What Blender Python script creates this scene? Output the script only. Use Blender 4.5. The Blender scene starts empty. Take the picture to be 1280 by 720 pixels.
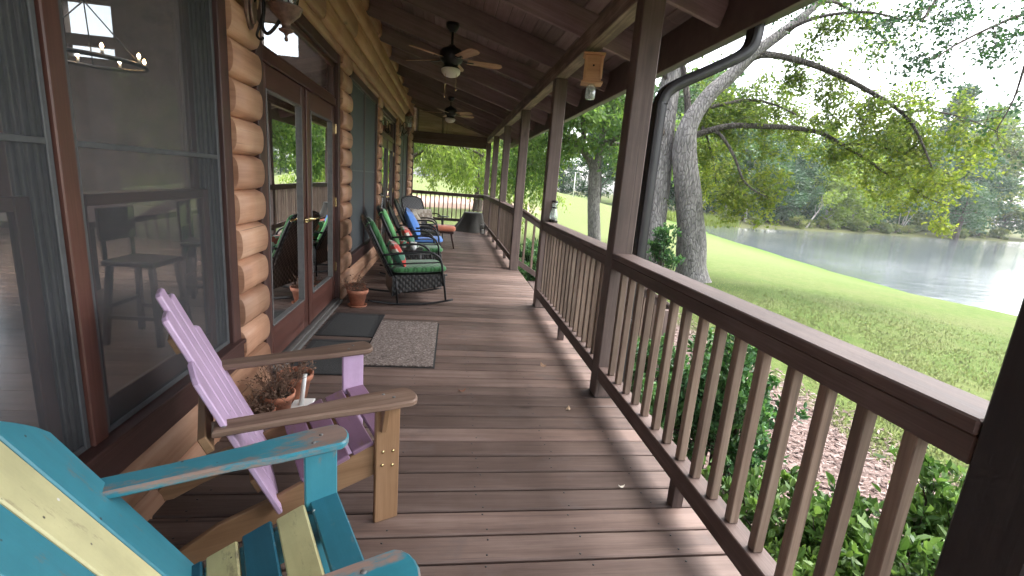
import bpy, bmesh, math, random
import numpy as np
from mathutils import Vector, Matrix

random.seed(7)
S = bpy.context.scene
COL = S.collection
PI = math.pi
rad = math.radians

# ------------------------------------------------------------------ materials
def new_mat(name):
    m = bpy.data.materials.new(name); m.use_nodes = True
    nt = m.node_tree; nt.nodes.clear()
    return m, nt

class NT:
    def __init__(s, nt): s.nt = nt
    def n(s, typ, ins=None, **kw):
        nd = s.nt.nodes.new(typ)
        for k, v in kw.items(): setattr(nd, k, v)
        if ins:
            for k, v in ins.items():
                sock = nd.inputs[k]
                if isinstance(v, bpy.types.NodeSocket): s.nt.links.new(v, sock)
                else: sock.default_value = v
        return nd
    def ramp(s, fac, stops):
        nd = s.nt.nodes.new('ShaderNodeValToRGB')
        e = nd.color_ramp.elements
        while len(e) > 1: e.remove(e[-1])
        for i, (p, c) in enumerate(stops):
            el = e[0] if i == 0 else e.new(p)
            el.position = p
            el.color = (c, c, c, 1) if isinstance(c, (int, float)) else (c[0], c[1], c[2], 1)
        s.nt.links.new(fac, nd.inputs[0])
        return nd.outputs[0]
    def mix(s, fac, a, b, blend='MIX'):
        nd = s.nt.nodes.new('ShaderNodeMix'); nd.data_type = 'RGBA'; nd.blend_type = blend
        for sock, v in ((nd.inputs[0], fac), (nd.inputs[6], a), (nd.inputs[7], b)):
            if isinstance(v, bpy.types.NodeSocket): s.nt.links.new(v, sock)
            elif isinstance(v, (int, float)): sock.default_value = v
            else: sock.default_value = (v[0], v[1], v[2], 1)
        return nd.outputs[2]
    def math(s, op, a, b=0.0, c=0.0):
        nd = s.nt.nodes.new('ShaderNodeMath'); nd.operation = op
        for sock, v in zip(nd.inputs, (a, b, c)):
            if isinstance(v, bpy.types.NodeSocket): s.nt.links.new(v, sock)
            else: sock.default_value = v
        return nd.outputs[0]
    def out(s, shader, disp=None):
        o = s.nt.nodes.new('ShaderNodeOutputMaterial')
        s.nt.links.new(shader, o.inputs[0])
    def link(s, a, b): s.nt.links.new(a, b)

def noise(g, vec, scale, detail=4, rough=.55, dist=0.0):
    return g.n('ShaderNodeTexNoise', {'Vector': vec, 'Scale': scale, 'Detail': detail, 'Roughness': rough, 'Distortion': dist}).outputs[0]

def bsdf(g, col, rough=.6, bump=None, bstr=.3, bdist=.01, spec=.5, metal=0.0, coat=0.0, **kw):
    ins = {'Base Color': col if isinstance(col, bpy.types.NodeSocket) else (col[0], col[1], col[2], 1), 'Roughness': rough, 'Metallic': metal, 'Specular IOR Level': spec}
    if coat: ins['Coat Weight'] = coat; ins['Coat Roughness'] = .15
    if bump is not None:
        ins['Normal'] = g.n('ShaderNodeBump', {'Height': bump, 'Strength': bstr, 'Distance': bdist}).outputs[0]
    ins.update(kw)
    return g.n('ShaderNodeBsdfPrincipled', ins).outputs[0]

def wood(name, dark, mid, light, rough=.6, grain=26., along=1.3, bump=.25, rnd=.35, knot=0.0, wear=None, spec=.4, coat=0.0, check=0.0):
    """grain runs along the U of each piece"""
    m, nt = new_mat(name); g = NT(nt)
    uv = g.n('ShaderNodeUVMap', uv_map='UVMap').outputs[0]
    mp = g.n('ShaderNodeMapping', {'Vector': uv, 'Scale': (along, grain, 1)}).outputs[0]
    n1 = noise(g, mp, 1.0, 5, .6, .6)
    mp2 = g.n('ShaderNodeMapping', {'Vector': uv, 'Scale': (along * 4, grain * 6, 1)}).outputs[0]
    n2 = noise(g, mp2, 1.0, 3, .6)
    n3 = noise(g, uv, 2.3, 4, .6)
    a = g.n('ShaderNodeAttribute', attribute_name='rnd').outputs[2]
    f = g.math('ADD', g.math('MULTIPLY', n1, .75), g.math('MULTIPLY', n2, .3))
    f = g.math('ADD', f, g.math('MULTIPLY', g.math('SUBTRACT', n3, .5), .5))
    col = g.ramp(f, [(.28, dark), (.52, mid), (.78, light)])
    br = g.math('ADD', g.math('MULTIPLY', a, rnd), 1 - rnd / 2)
    col = g.mix(1.0, col, g.n('ShaderNodeCombineColor', {0: br, 1: br, 2: br}).outputs[0], 'MULTIPLY')
    if knot:
        vo = g.n('ShaderNodeTexVoronoi', {'Vector': g.n('ShaderNodeMapping', {'Vector': uv, 'Scale': (2.2, 5.5, 1)}).outputs[0], 'Scale': 1.0})
        k = g.ramp(vo.outputs['Distance'], [(.05, 1.0), (.13, .35), (.22, 0.0)])
        rr = g.ramp(g.n('ShaderNodeSeparateColor', {0: vo.outputs['Color']}).outputs[0], [(.6, 0.0), (.62, 1.0)])
        col = g.mix(g.math('MULTIPLY', g.math('MULTIPLY', k, rr), knot), col, [c * .25 for c in dark])
    if check:
        ck = noise(g, g.n('ShaderNodeMapping', {'Vector': uv, 'Scale': (.55, 34, 1)}).outputs[0], 1.0, 4, .55, .3)
        lo = g.ramp(ck, [(.30, 1.0), (.345, 0.0)])
        col = g.mix(g.math('MULTIPLY', lo, check), col, [c * .3 for c in dark])
        st = g.ramp(noise(g, g.n('ShaderNodeMapping', {'Vector': uv, 'Scale': (.7, 2.6, 1)}).outputs[0], 1.0, 6, .65, .8), [(.42, 0.0), (.75, 1.0)])
        col = g.mix(g.math('MULTIPLY', st, check * .55), col, dark)
        f = g.math('SUBTRACT', f, g.math('MULTIPLY', lo, .8))
    if wear:
        w = g.ramp(noise(g, uv, 3.1, 6, .7), [(.56, 0.0), (.66, 1.0)])
        col = g.mix(g.math('MULTIPLY', w, .55), col, wear)
    rr = g.math('ADD', g.math('MULTIPLY', n1, .25), rough - .12)
    sh = bsdf(g, col, rr, f, bump, .004, spec, coat=coat)
    g.out(sh); return m

def paint(name, col, under=(.22, .15, .11), chips=.0, rough=.45, specks=True, dark=(.05, .045, .04)):
    """brush-painted board, with worn-through patches and small chips"""
    m, nt = new_mat(name); g = NT(nt)
    uv = g.n('ShaderNodeUVMap', uv_map='UVMap').outputs[0]
    mp = g.n('ShaderNodeMapping', {'Vector': uv, 'Scale': (1.5, 22, 1)}).outputs[0]
    gr = noise(g, mp, 1.0, 5, .6, .4)
    n3 = noise(g, uv, 5, 5, .65)
    c = g.mix(g.ramp(n3, [(.3, 0.0), (.7, 1.0)]), [x * .82 for x in col], [min(1, x * 1.1) for x in col])
    c = g.mix(g.ramp(gr, [(.3, .25), (.55, 0.0)]), c, [x * .6 for x in col])
    if chips:
        mpw = g.n('ShaderNodeMapping', {'Vector': uv, 'Scale': (3.2, 9, 1)}).outputs[0]
        w = noise(g, mpw, 1.0, 7, .72)
        w = g.ramp(w, [(.62 - chips * .16, 0.0), (.72 - chips * .16, 1.0)])
        uc = g.mix(gr, [x * .55 for x in under], [min(1, x * 1.5) for x in under])
        c = g.mix(g.math('MULTIPLY', w, .9), c, uc)
    if specks:
        vo = g.n('ShaderNodeTexVoronoi', {'Vector': uv, 'Scale': 24.0})
        k = g.ramp(vo.outputs['Distance'], [(.07, 1.0), (.12, 0.0)])
        rs = g.n('ShaderNodeSeparateColor', {0: vo.outputs['Color']})
        c = g.mix(g.math('MULTIPLY', k, g.ramp(rs.outputs[0], [(.88, 0.0), (.9, 1.0)])), c, dark)
        c = g.mix(g.math('MULTIPLY', k, g.ramp(rs.outputs[1], [(.93, 0.0), (.95, 1.0)])), c, (.75, .73, .68))
    g.out(bsdf(g, c, g.math('ADD', g.math('MULTIPLY', n3, .2), rough - .1), gr, .18, .003, .45)); return m

def simple(name, col, rough=.5, metal=0.0, nscale=20., var=.25, bump=.1, spec=.5, bdist=.004, **kw):
    m, nt = new_mat(name); g = NT(nt)
    oc = g.n('ShaderNodeTexCoord').outputs['Object']
    n1 = noise(g, oc, nscale, 5, .6)
    c = g.mix(g.ramp(n1, [(.3, 0.0), (.7, 1.0)]), [x * (1 - var) for x in col], [min(1, x * (1 + var)) for x in col])
    g.out(bsdf(g, c, rough, n1, bump, bdist, spec, metal, **kw)); return m

def fabric(name, col, col2=None, weave=180., quilt=None):
    m, nt = new_mat(name); g = NT(nt)
    oc = g.n('ShaderNodeTexCoord').outputs['Object']
    n1 = noise(g, oc, 9, 5, .6); n2 = noise(g, oc, weave, 2, .5)
    c = g.mix(n1, [x * .78 for x in col], col)
    if col2 is not None:
        vo = g.n('ShaderNodeTexVoronoi', {'Vector': oc, 'Scale': 15.0})
        hue = g.n('ShaderNodeSeparateColor', {0: vo.outputs['Color']})
        k = g.ramp(hue.outputs[0], [(.3, 0.0), (.32, 1.0)])
        c = g.mix(k, c, col2[0])
        k2 = g.ramp(hue.outputs[1], [(.6, 0.0), (.62, 1.0)])
        c = g.mix(k2, c, col2[1])
    h = g.math('ADD', g.math('MULTIPLY', n2, .3), n1)
    if quilt:
        w = g.n('ShaderNodeTexWave', {'Vector': g.n('ShaderNodeMapping', {'Vector': oc, 'Rotation': (0, 0, .785)}).outputs[0], 'Scale': quilt, 'Distortion': .4}).outputs[1]
        w2 = g.n('ShaderNodeTexWave', {'Vector': g.n('ShaderNodeMapping', {'Vector': oc, 'Rotation': (0, 0, -.785)}).outputs[0], 'Scale': quilt, 'Distortion': .4}).outputs[1]
        q = g.math('MINIMUM', g.ramp(w, [(0, 0.0), (.25, 1.0)]), g.ramp(w2, [(0, 0.0), (.25, 1.0)]))
        c = g.mix(q, [x * .5 for x in col], c)
        h = g.math('ADD', h, g.math('MULTIPLY', q, 1.5))
    g.out(bsdf(g, c, .9, h, .45, .006, .1, **{'Sheen Weight': .3})); return m

def wicker(name, c1, c2, sc=60.):
    m, nt = new_mat(name); g = NT(nt)
    uv = g.n('ShaderNodeUVMap', uv_map='UVMap').outputs[0]
    sp = g.n('ShaderNodeSeparateXYZ', {0: uv})
    u = g.math('MULTIPLY', sp.outputs[0], sc); v = g.math('MULTIPLY', sp.outputs[1], sc)
    su = g.math('ABSOLUTE', g.math('SINE', u)); sv = g.math('SINE', g.math('ADD', v, g.math('MULTIPLY', g.math('FLOOR', g.math('DIVIDE', u, PI)), PI)))
    h = g.math('MULTIPLY', su, g.math('ADD', g.math('MULTIPLY', sv, .5), .5))
    c = g.mix(h, c1, c2)
    g.out(bsdf(g, c, .45, h, .8, .006, .5)); return m

def leafmat(name, cols, trans=.45, rough=.5, up=False):
    m, nt = new_mat(name); g = NT(nt)
    a = g.n('ShaderNodeAttribute', attribute_name='rnd').outputs[2]
    n = len(cols)
    c = g.ramp(a, [(i / max(1, n - 1), cc) for i, cc in enumerate(cols)])
    kw = {'Normal': g.n('ShaderNodeCombineXYZ', {2: 1.0}).outputs[0]} if up else {}
    d = bsdf(g, c, rough, spec=.3, **kw)
    t = g.n('ShaderNodeBsdfTranslucent', {'Color': g.mix(1.0, c, (1.25, 1.35, .7), 'MULTIPLY')}).outputs[0]
    mx = g.n('ShaderNodeMixShader', {0: trans, 1: d, 2: t}).outputs[0]
    g.out(mx); return m

def glassmat(name, tint=(.92, .95, .94), refl_boost=1.0, milk=0.0):
    m, nt = new_mat(name); g = NT(nt)
    oc = g.n('ShaderNodeTexCoord').outputs['Object']
    nb = g.n('ShaderNodeBump', {'Height': noise(g, oc, 1.7, 1, .4), 'Strength': .02, 'Distance': .05}).outputs[0]
    fr = g.n('ShaderNodeFresnel', {'IOR': 1.5}).outputs[0]
    f = g.math('MINIMUM', g.math('MULTIPLY', fr, refl_boost), 1.0)
    f = g.math('MULTIPLY', f, g.math('SUBTRACT', 1.0, g.n('ShaderNodeNewGeometry').outputs['Backfacing']))
    t = g.n('ShaderNodeBsdfTransparent', {'Color': (*tint, 1)}).outputs[0]
    gl = g.n('ShaderNodeBsdfGlossy', {'Color': (1, 1, 1, 1), 'Roughness': .012, 'Normal': nb}).outputs[0]
    if milk:
        w = g.n('ShaderNodeMixShader', {0: .5, 1: g.n('ShaderNodeBsdfDiffuse', {'Color': (.8, .82, .8, 1)}).outputs[0], 2: g.n('ShaderNodeBsdfTranslucent', {'Color': (.8, .82, .8, 1)}).outputs[0]}).outputs[0]
        t = g.n('ShaderNodeMixShader', {0: milk, 1: t, 2: w}).outputs[0]
    g.out(g.n('ShaderNodeMixShader', {0: f, 1: t, 2: gl}).outputs[0]); return m

def screenmat(name, col, opac):
    m, nt = new_mat(name); g = NT(nt)
    oc = g.n('ShaderNodeTexCoord').outputs['Object']
    n1 = noise(g, oc, 3.0, 3, .5)
    c = g.mix(n1, [x * .75 for x in col], [x * 1.2 for x in col])
    d = bsdf(g, c, .6, noise(g, oc, 500, 1, .5), .2, .001, .35)
    t = g.n('ShaderNodeBsdfTransparent').outputs[0]
    g.out(g.n('ShaderNodeMixShader', {0: opac, 1: t, 2: d}).outputs[0]); return m

def emit(name, col, st):
    m, nt = new_mat(name); g = NT(nt)
    g.out(g.n('ShaderNodeEmission', {'Color': (*col, 1), 'Strength': st}).outputs[0]); return m

M = {}
def mats():
    M['deck'] = wood('deck_boards', (.068, .044, .036), (.128, .087, .072), (.20, .145, .124), .58, 20, 1.1, .35, .7, .8, wear=(.11, .085, .078), spec=.32, check=.5)
    M['post'] = wood('stained_posts', (.062, .044, .037), (.112, .080, .069), (.175, .13, .115), .6, 24, 1.0, .3, .25, .5, check=.6)
    M['rail'] = wood('weathered_rails', (.038, .025, .021), (.074, .049, .042), (.15, .112, .10), .6, 24, 1.2, .35, .45, .85, check=.6)
    M['balus'] = wood('weathered_balusters', (.080, .055, .041), (.155, .110, .082), (.26, .20, .15), .65, 24, 1.2, .35, .6, .4)
    M['ceil'] = wood('dark_ceiling', (.14, .106, .104), (.225, .175, .17), (.30, .245, .24), .6, 18, 1.0, .3, .5, .3, spec=.35)
    M['gable'] = wood('pale_gable_boards', (.34, .25, .17), (.52, .40, .28), (.64, .53, .40), .6, 20, .9, .3, .4, .6, check=.5)
    M['beam'] = wood('beam_wood', (.075, .055, .047), (.16, .125, .10), (.40, .34, .26), .65, 18, .9, .35, .3, .5)
    M['log'] = wood('pine_logs', (.28, .135, .08), (.46, .255, .16), (.59, .38, .26), .5, 9, .55, .45, .42, .85, spec=.35, check=.75)
    M['postdark'] = wood('near_black_wood', (.010, .008, .008), (.018, .015, .015), (.03, .025, .024), .6, 24, 1.0, .2, .2)  # much darker wood, for the first post only
    M['case'] = wood('dark_casing', (.030, .014, .012), (.058, .028, .024), (.095, .05, .043), .45, 20, 1.0, .2, .3)
    M['maho'] = wood('red_brown_doors', (.050, .020, .016), (.085, .035, .027), (.13, .058, .046), .35, 22, .9, .15, .25, spec=.5)
    M['wbrown'] = wood('adirondack_brown_wood', (.085, .05, .036), (.165, .105, .075), (.27, .19, .145), .55, 24, 1.2, .3, .3, .2)
    M['wtan'] = wood('adirondack_tan_paint', (.16, .085, .04), (.235, .135, .07), (.30, .18, .10), .55, 22, 1.2, .2, .2)
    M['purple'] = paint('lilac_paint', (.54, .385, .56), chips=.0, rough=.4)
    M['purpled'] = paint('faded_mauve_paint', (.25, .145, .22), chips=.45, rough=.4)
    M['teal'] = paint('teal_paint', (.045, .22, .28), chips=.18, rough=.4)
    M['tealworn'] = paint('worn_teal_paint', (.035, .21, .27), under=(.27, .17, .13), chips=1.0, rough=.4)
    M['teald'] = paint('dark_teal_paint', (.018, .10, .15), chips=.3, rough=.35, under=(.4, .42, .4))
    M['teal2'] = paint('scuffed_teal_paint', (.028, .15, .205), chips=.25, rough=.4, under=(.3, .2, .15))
    M['yellow'] = paint('pale_yellow_paint', (.60, .56, .31), chips=.1, rough=.45)
    M['yellowd'] = paint('dirty_yellow_paint', (.50, .46, .24), chips=.45, rough=.45, under=(.14, .12, .09))
    M['iron'] = simple('dark_bronze_iron', (.022, .019, .017), .45, .6, 40)
    M['copperlamp'] = simple('aged_bronze', (.20, .125, .10), .42, .35, 30, .4, .2)
    M['brass'] = simple('brass', (.65, .5, .25), .25, 1.0, 30, .1)
    M['alu'] = simple('grey_frame_vinyl', (.07, .072, .076), .5, 0, 30, .15)
    M['alul'] = simple('pale_track_vinyl', (.13, .125, .12), .45, 0, 30, .15)
    M['gutter'] = simple('brown_gutter_paint', (.022, .021, .023), .4, 0, 8, .25, .05)
    M['fascia'] = simple('brown_fascia_paint', (.10, .075, .068), .55, 0, 8, .2, .1)
    M['black'] = simple('black_metal', (.014, .014, .015), .4, .3, 40)
    M['blade'] = wood('fan_blade_wood', (.26, .15, .085), (.42, .26, .155), (.52, .36, .24), .4, 20, 1, .1, .2)
    M['opal'] = simple('opal_glass_bowl', (.75, .73, .68), .3, 0, 5, .04, .02)
    M['cedar'] = wood('cedar_trap', (.36, .18, .09), (.55, .31, .17), (.66, .42, .26), .6, 24, 1.2, .2, .25, .5)
    M['terra'] = simple('terracotta', (.42, .17, .10), .8, 0, 14, .28, .25)
    M['soil'] = simple('potting_soil', (.035, .024, .018), .95, 0, 60, .5, .6, bdist=.02)
    M['dry'] = simple('dry_stems', (.16, .095, .065), .9, 0, 30, .3, .2)
    M['white'] = simple('white_plastic', (.72, .72, .70), .4, 0, 10, .06)
    M['glassclear'] = glassmat('clear_jar_glass', (.9, .94, .93), 1.3, .16)
    M['glass'] = glassmat('window_glass', (.93, .95, .95), 2.4)
    M['glassdoor'] = glassmat('door_glass', (.93, .96, .97), 4.8)
    M['screen'] = screenmat('insect_screen', (.075, .08, .088), .33)
    M['solar'] = screenmat('solar_screen', (.085, .095, .10), .9)
    M['wick'] = wicker('black_wicker', (.006, .006, .006), (.05, .048, .046), 95.)
    M['wickg'] = wicker('grey_wicker', (.02, .02, .022), (.17, .165, .165), 80.)
    M['green'] = fabric('green_cushion', (.07, .21, .08), quilt=4.5)
    M['greenp'] = fabric('pale_green_cushion', (.22, .56, .22))
    M['blue'] = fabric('blue_cushion', (.13, .29, .72))
    M['floral'] = fabric('floral_pillow', (.60, .57, .50), ((.50, .07, .055), (.08, .20, .14)))
    M['beige'] = fabric('beige_pillow', (.46, .39, .31), ((.56, .50, .42), (.34, .28, .22)))
    M['coral'] = fabric('coral_cushion', (.72, .25, .15))
    M['tarp'] = fabric('grey_cover_cloth', (.050, .049, .044))
    M['rug'] = None
    M['rubber'] = simple('black_rubber', (.020, .021, .022), .7, 0, 60, .4, .4)
    M['matfab'] = simple('charcoal_mat_pile', (.030, .031, .031), .95, 0, 140, .6, .8, bdist=.006)
    M['curtain'] = fabric('grey_curtain', (.26, .25, .25))
    M['plaster'] = simple('room_log_boards', (.15, .11, .085), .7, 0, 3, .3)
    M['roomfloor'] = wood('room_plank_floor', (.12, .07, .05), (.19, .12, .09), (.26, .18, .14), .22, 14, .8, .05, .3, spec=.5)
    M['roof'] = simple('asphalt_shingles', (.07, .065, .062), .9, 0, 30, .4, .5)
    M['limb'] = bark('shaded_limb_bark', (.05, .043, .038), (.15, .135, .12))  # shade on the limbs put into a darker bark than the trunk's
    M['bark'] = bark('grey_bark', (.13, .123, .117), (.34, .32, .305))
    M['barkd'] = bark('dark_bark', (.045, .036, .030), (.15, .125, .105))
    M['barkw'] = bark('pale_bark', (.30, .28, .25), (.55, .52, .47))
    M['dirt'] = simple('dirt_bank', (.17, .11, .08), .95, 0, 3, .4, .4)
    m, nt = new_mat('speckled_rug'); g = NT(nt)
    oc = g.n('ShaderNodeTexCoord').outputs['Object']
    vo = g.n('ShaderNodeTexVoronoi', {'Vector': oc, 'Scale': 95.0})
    v = g.n('ShaderNodeSeparateColor', {0: vo.outputs['Color']}).outputs[0]
    c = g.ramp(v, [(.0, (.11, .09, .08)), (.45, (.19, .155, .138)), (.8, (.26, .215, .195)), (1, (.36, .31, .285))])
    g.out(bsdf(g, c, .95, g.math('ADD', v, noise(g, oc, 300, 2)), .7, .008, .1)); M['rug'] = m

def bark(name, c1, c2):
    m, nt = new_mat(name); g = NT(nt)
    oc = g.n('ShaderNodeTexCoord').outputs['Object']
    mp = g.n('ShaderNodeMapping', {'Vector': oc, 'Scale': (7, 7, 1.8)}).outputs[0]
    n1 = noise(g, mp, 1.6, 8, .7, .6); n2 = noise(g, oc, 1.1, 4, .6)
    c = g.ramp(g.math('ADD', g.math('MULTIPLY', n1, .7), g.math('MULTIPLY', n2, .3)), [(.35, c1), (.6, c2)])
    vr = g.n('ShaderNodeTexVoronoi', {'Vector': g.n('ShaderNodeMapping', {'Vector': oc, 'Scale': (16, 16, 4.5)}).outputs[0], 'Scale': 1.0, 'Randomness': 1.0}, feature='DISTANCE_TO_EDGE').outputs[0]
    fs = g.ramp(vr, [(.0, 0.0), (.16, 1.0)])
    c = g.mix(g.math('MULTIPLY', g.math('SUBTRACT', 1.0, fs), .55), c, [x * .5 for x in c1])
    g.out(bsdf(g, c, .92, g.math('ADD', n1, g.math('MULTIPLY', fs, .5)), 1.0, .05, .15)); return m
mats()

# ------------------------------------------------------------------ objects
XF = {}
def tag(o, label=None, cat=None, group=None, kind=None):
    if label: o['label'] = label
    if cat: o['category'] = cat
    if group: o['group'] = group
    if kind: o['kind'] = kind
    return o

def thing(name, label, cat, loc=(0, 0, 0), rotz=0.0, group=None):
    o = bpy.data.objects.new(name, None); COL.objects.link(o)
    o.location = loc; o.rotation_euler = (0, 0, rotz)
    o.empty_display_size = .1
    XF[o.name] = Matrix.Translation(Vector(loc)) @ Matrix.Rotation(rotz, 4, 'Z')
    return tag(o, label, cat, group)

def link_mesh(name, me, mat, parent=None):
    o = bpy.data.objects.new(name, me); COL.objects.link(o)
    if mat is not None: me.materials.append(mat)
    if parent is not None: o.parent = parent
    return o

def copy_tree(o, parent=None):
    c = o.copy(); COL.objects.link(c); c.parent = parent
    for ch in list(o.children): copy_tree(ch, c)
    return c

class MB:
    """mesh builder; pieces carry a UV along their length and a random value per piece"""
    def __init__(s):
        s.bm = bmesh.new(); s.uv = s.bm.loops.layers.uv.new('UVMap'); s.rn = s.bm.faces.layers.float.new('rnd')
    def face(s, vs, uvs, r, smooth=False):
        try: f = s.bm.faces.new(vs)
        except ValueError: return None
        f[s.rn] = r; f.smooth = smooth
        for l, u in zip(f.loops, uvs): l[s.uv].uv = u
        return f
    def beam(s, p0, p1, w, h, up=(0, 0, 1), bev=.003, taper=1.0, rnd=None):
        p0 = Vector(p0); p1 = Vector(p1); ax = (p1 - p0); L = ax.length; ax.normalize()
        up = Vector(up); z = (up - ax * up.dot(ax)).normalized(); y = z.cross(ax)
        c = (p0 + p1) / 2; hx, hy, hz = L / 2, w / 2, h / 2
        b = min(bev, hx * .45, hy * .45, hz * .45)
        r = random.random() if rnd is None else rnd
        u0, v0 = random.random() * 40, random.random() * 40
        V = {}
        def loc(a, bb, cc): 
            k = taper if a > 0 else 1.0
            return c + ax * a + y * bb * k + z * cc * k
        if b <= 1e-6:
            for sx in (-1, 1):
                for sy in (-1, 1):
                    for sz in (-1, 1):
                        v = s.bm.verts.new(loc(sx * hx, sy * hy, sz * hz))
                        V[sx, sy, sz] = [(v, (sx * hx, sy * hy, sz * hz))] * 3
        else:
            for sx in (-1, 1):
                for sy in (-1, 1):
                    for sz in (-1, 1):
                        q = [(sx * hx, sy * (hy - b), sz * (hz - b)), (sx * (hx - b), sy * hy, sz * (hz - b)), (sx * (hx - b), sy * (hy - b), sz * hz)]
                        V[sx, sy, sz] = [(s.bm.verts.new(loc(*t)), t) for t in q]
        def add(lst, n):
            vs = [v for v, t in lst]
            if n == 0: uvs = [(u0 + t[1] * .25, v0 + t[2]) for v, t in lst]
            elif n == 1: uvs = [(u0 + t[0], v0 + t[2]) for v, t in lst]
            else: uvs = [(u0 + t[0], v0 + t[1] + 3) for v, t in lst]
            s.face(vs, uvs, r)
        for sg in (-1, 1):
            o = [(-1, -1), (1, -1), (1, 1), (-1, 1)]
            if sg < 0: o = o[::-1]
            add([V[sg, a, bb][0] for a, bb in o], 0)
            add([V[bb, sg, a][1] for a, bb in o], 1)
            add([V[a, bb, sg][2] for a, bb in o], 2)
        if b > 1e-6:
            for s1 in (-1, 1):
                for s2 in (-1, 1):
                    add([V[-1, s1, s2][1], V[1, s1, s2][1], V[1, s1, s2][2], V[-1, s1, s2][2]], 2)
                    add([V[s1, -1, s2][0], V[s1, 1, s2][0], V[s1, 1, s2][2], V[s1, -1, s2][2]], 2)
                    add([V[s1, s2, -1][0], V[s1, s2, 1][0], V[s1, s2, 1][1], V[s1, s2, -1][1]], 1)
            for k, q in V.items(): add([q[0], q[1], q[2]], 2)
    def box(s, x0, x1, y0, y1, z0, z1, bev=.003, ax=None, rnd=None):
        d = (x1 - x0, y1 - y0, z1 - z0); c = ((x0 + x1) / 2, (y0 + y1) / 2, (z0 + z1) / 2)
        if ax is None: ax = d.index(max(d))
        if ax == 0: s.beam((x0, c[1], c[2]), (x1, c[1], c[2]), d[1], d[2], (0, 0, 1), bev, rnd=rnd)
        elif ax == 1: s.beam((c[0], y0, c[2]), (c[0], y1, c[2]), d[0], d[2], (0, 0, 1), bev, rnd=rnd)
        else: s.beam((c[0], c[1], z0), (c[0], c[1], z1), d[0], d[1], (0, 1, 0), bev, rnd=rnd)
    def prism(s, poly, o, ux, uy, t, bev=.003, rnd=None, along=0):
        """polygon in plane (ux,uy) at o, extruded by t along ux x uy, edges chamfered"""
        o = Vector(o); ux = Vector(ux).normalized(); uy = Vector(uy).normalized(); n = ux.cross(uy)
        P = [Vector((a, b)) for a, b in poly]
        area = sum(P[i].x * P[(i + 1) % len(P)].y - P[(i + 1) % len(P)].x * P[i].y for i in range(len(P)))
        if area < 0: P = P[::-1]
        N = len(P); ins = []
        for i in range(N):
            a, b, c = P[i - 1], P[i], P[(i + 1) % N]
            e1 = (b - a).normalized(); e2 = (c - b).normalized()
            n1 = Vector((-e1.y, e1.x)); n2 = Vector((-e2.y, e2.x)); m = n1 + n2
            if m.length < 1e-6: m = n1
            m = m.normalized(); k = max(.5, m.dot(n1)); ins.append(b + m * (bev / k))
        r = random.random() if rnd is None else rnd
        u0, v0 = random.random() * 40, random.random() * 40
        def ring(Q, h): return [s.bm.verts.new(o + ux * q.x + uy * q.y + n * h) for q in Q]
        def uvq(q): return (u0 + q.x, v0 + q.y) if along == 0 else (u0 + q.y, v0 + q.x)
        R = [ring(ins, 0), ring(P, bev), ring(P, t - bev), ring(ins, t)]
        Q = [ins, P, P, ins]; H = [0, bev, t - bev, t]
        s.face(R[0][::-1], [uvq(q) for q in Q[0]][::-1], r); s.face(R[3], [uvq(q) for q in Q[3]], r)
        per = [0]
        for i in range(N): per.append(per[-1] + (P[(i + 1) % N] - P[i]).length)
        for k in range(3):
            for i in range(N):
                j = (i + 1) % N
                s.face([R[k][i], R[k][j], R[k + 1][j], R[k + 1][i]], [(u0 + per[i], v0 + H[k]), (u0 + per[i + 1], v0 + H[k]), (u0 + per[i + 1], v0 + H[k + 1]), (u0 + per[i], v0 + H[k + 1])], r)
    def tube(s, pts, radii, n=8, cap=True, closed=False, rnd=None, flat=1.0):
        pts = [Vector(p) for p in pts]
        if isinstance(radii, (int, float)): radii = [radii] * len(pts)
        r = random.random() if rnd is None else rnd
        N = len(pts); rings = []; ref = None; u = 0; us = []
        for i, p in enumerate(pts):
            a = pts[i - 1] if (i > 0 or closed) else p
            b = pts[(i + 1) % N] if (i < N - 1 or closed) else p
            t = (b - a).normalized()
            if ref is None:
                ref = Vector((0, 0, 1)) if abs(t.z) < .9 else Vector((1, 0, 0))
            ref = (ref - t * ref.dot(t)).normalized(); y = t.cross(ref)
            if i: u += (p - pts[i - 1]).length
            us.append(u)
            rings.append([s.bm.verts.new(p + (ref * math.cos(2 * PI * k / n) * flat + y * math.sin(2 * PI * k / n)) * radii[i]) for k in range(n)])
        rm = max(radii)
        for i in range(N - 1 + (1 if closed else 0)):
            j = (i + 1) % N
            for k in range(n):
                l = (k + 1) % n
                va, vb = 2 * PI * rm * k / n, 2 * PI * rm * (k + 1) / n
                ue = us[j] if j else us[-1] + .05
                s.face([rings[i][k], rings[i][l], rings[j][l], rings[j][k]], [(us[i], va), (us[i], vb), (ue, vb), (ue, va)], r, True)
        if cap and not closed:
            for R in (rings[0][::-1], rings[-1]): s.face(R, [(0, 0)] * n, r)
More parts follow.
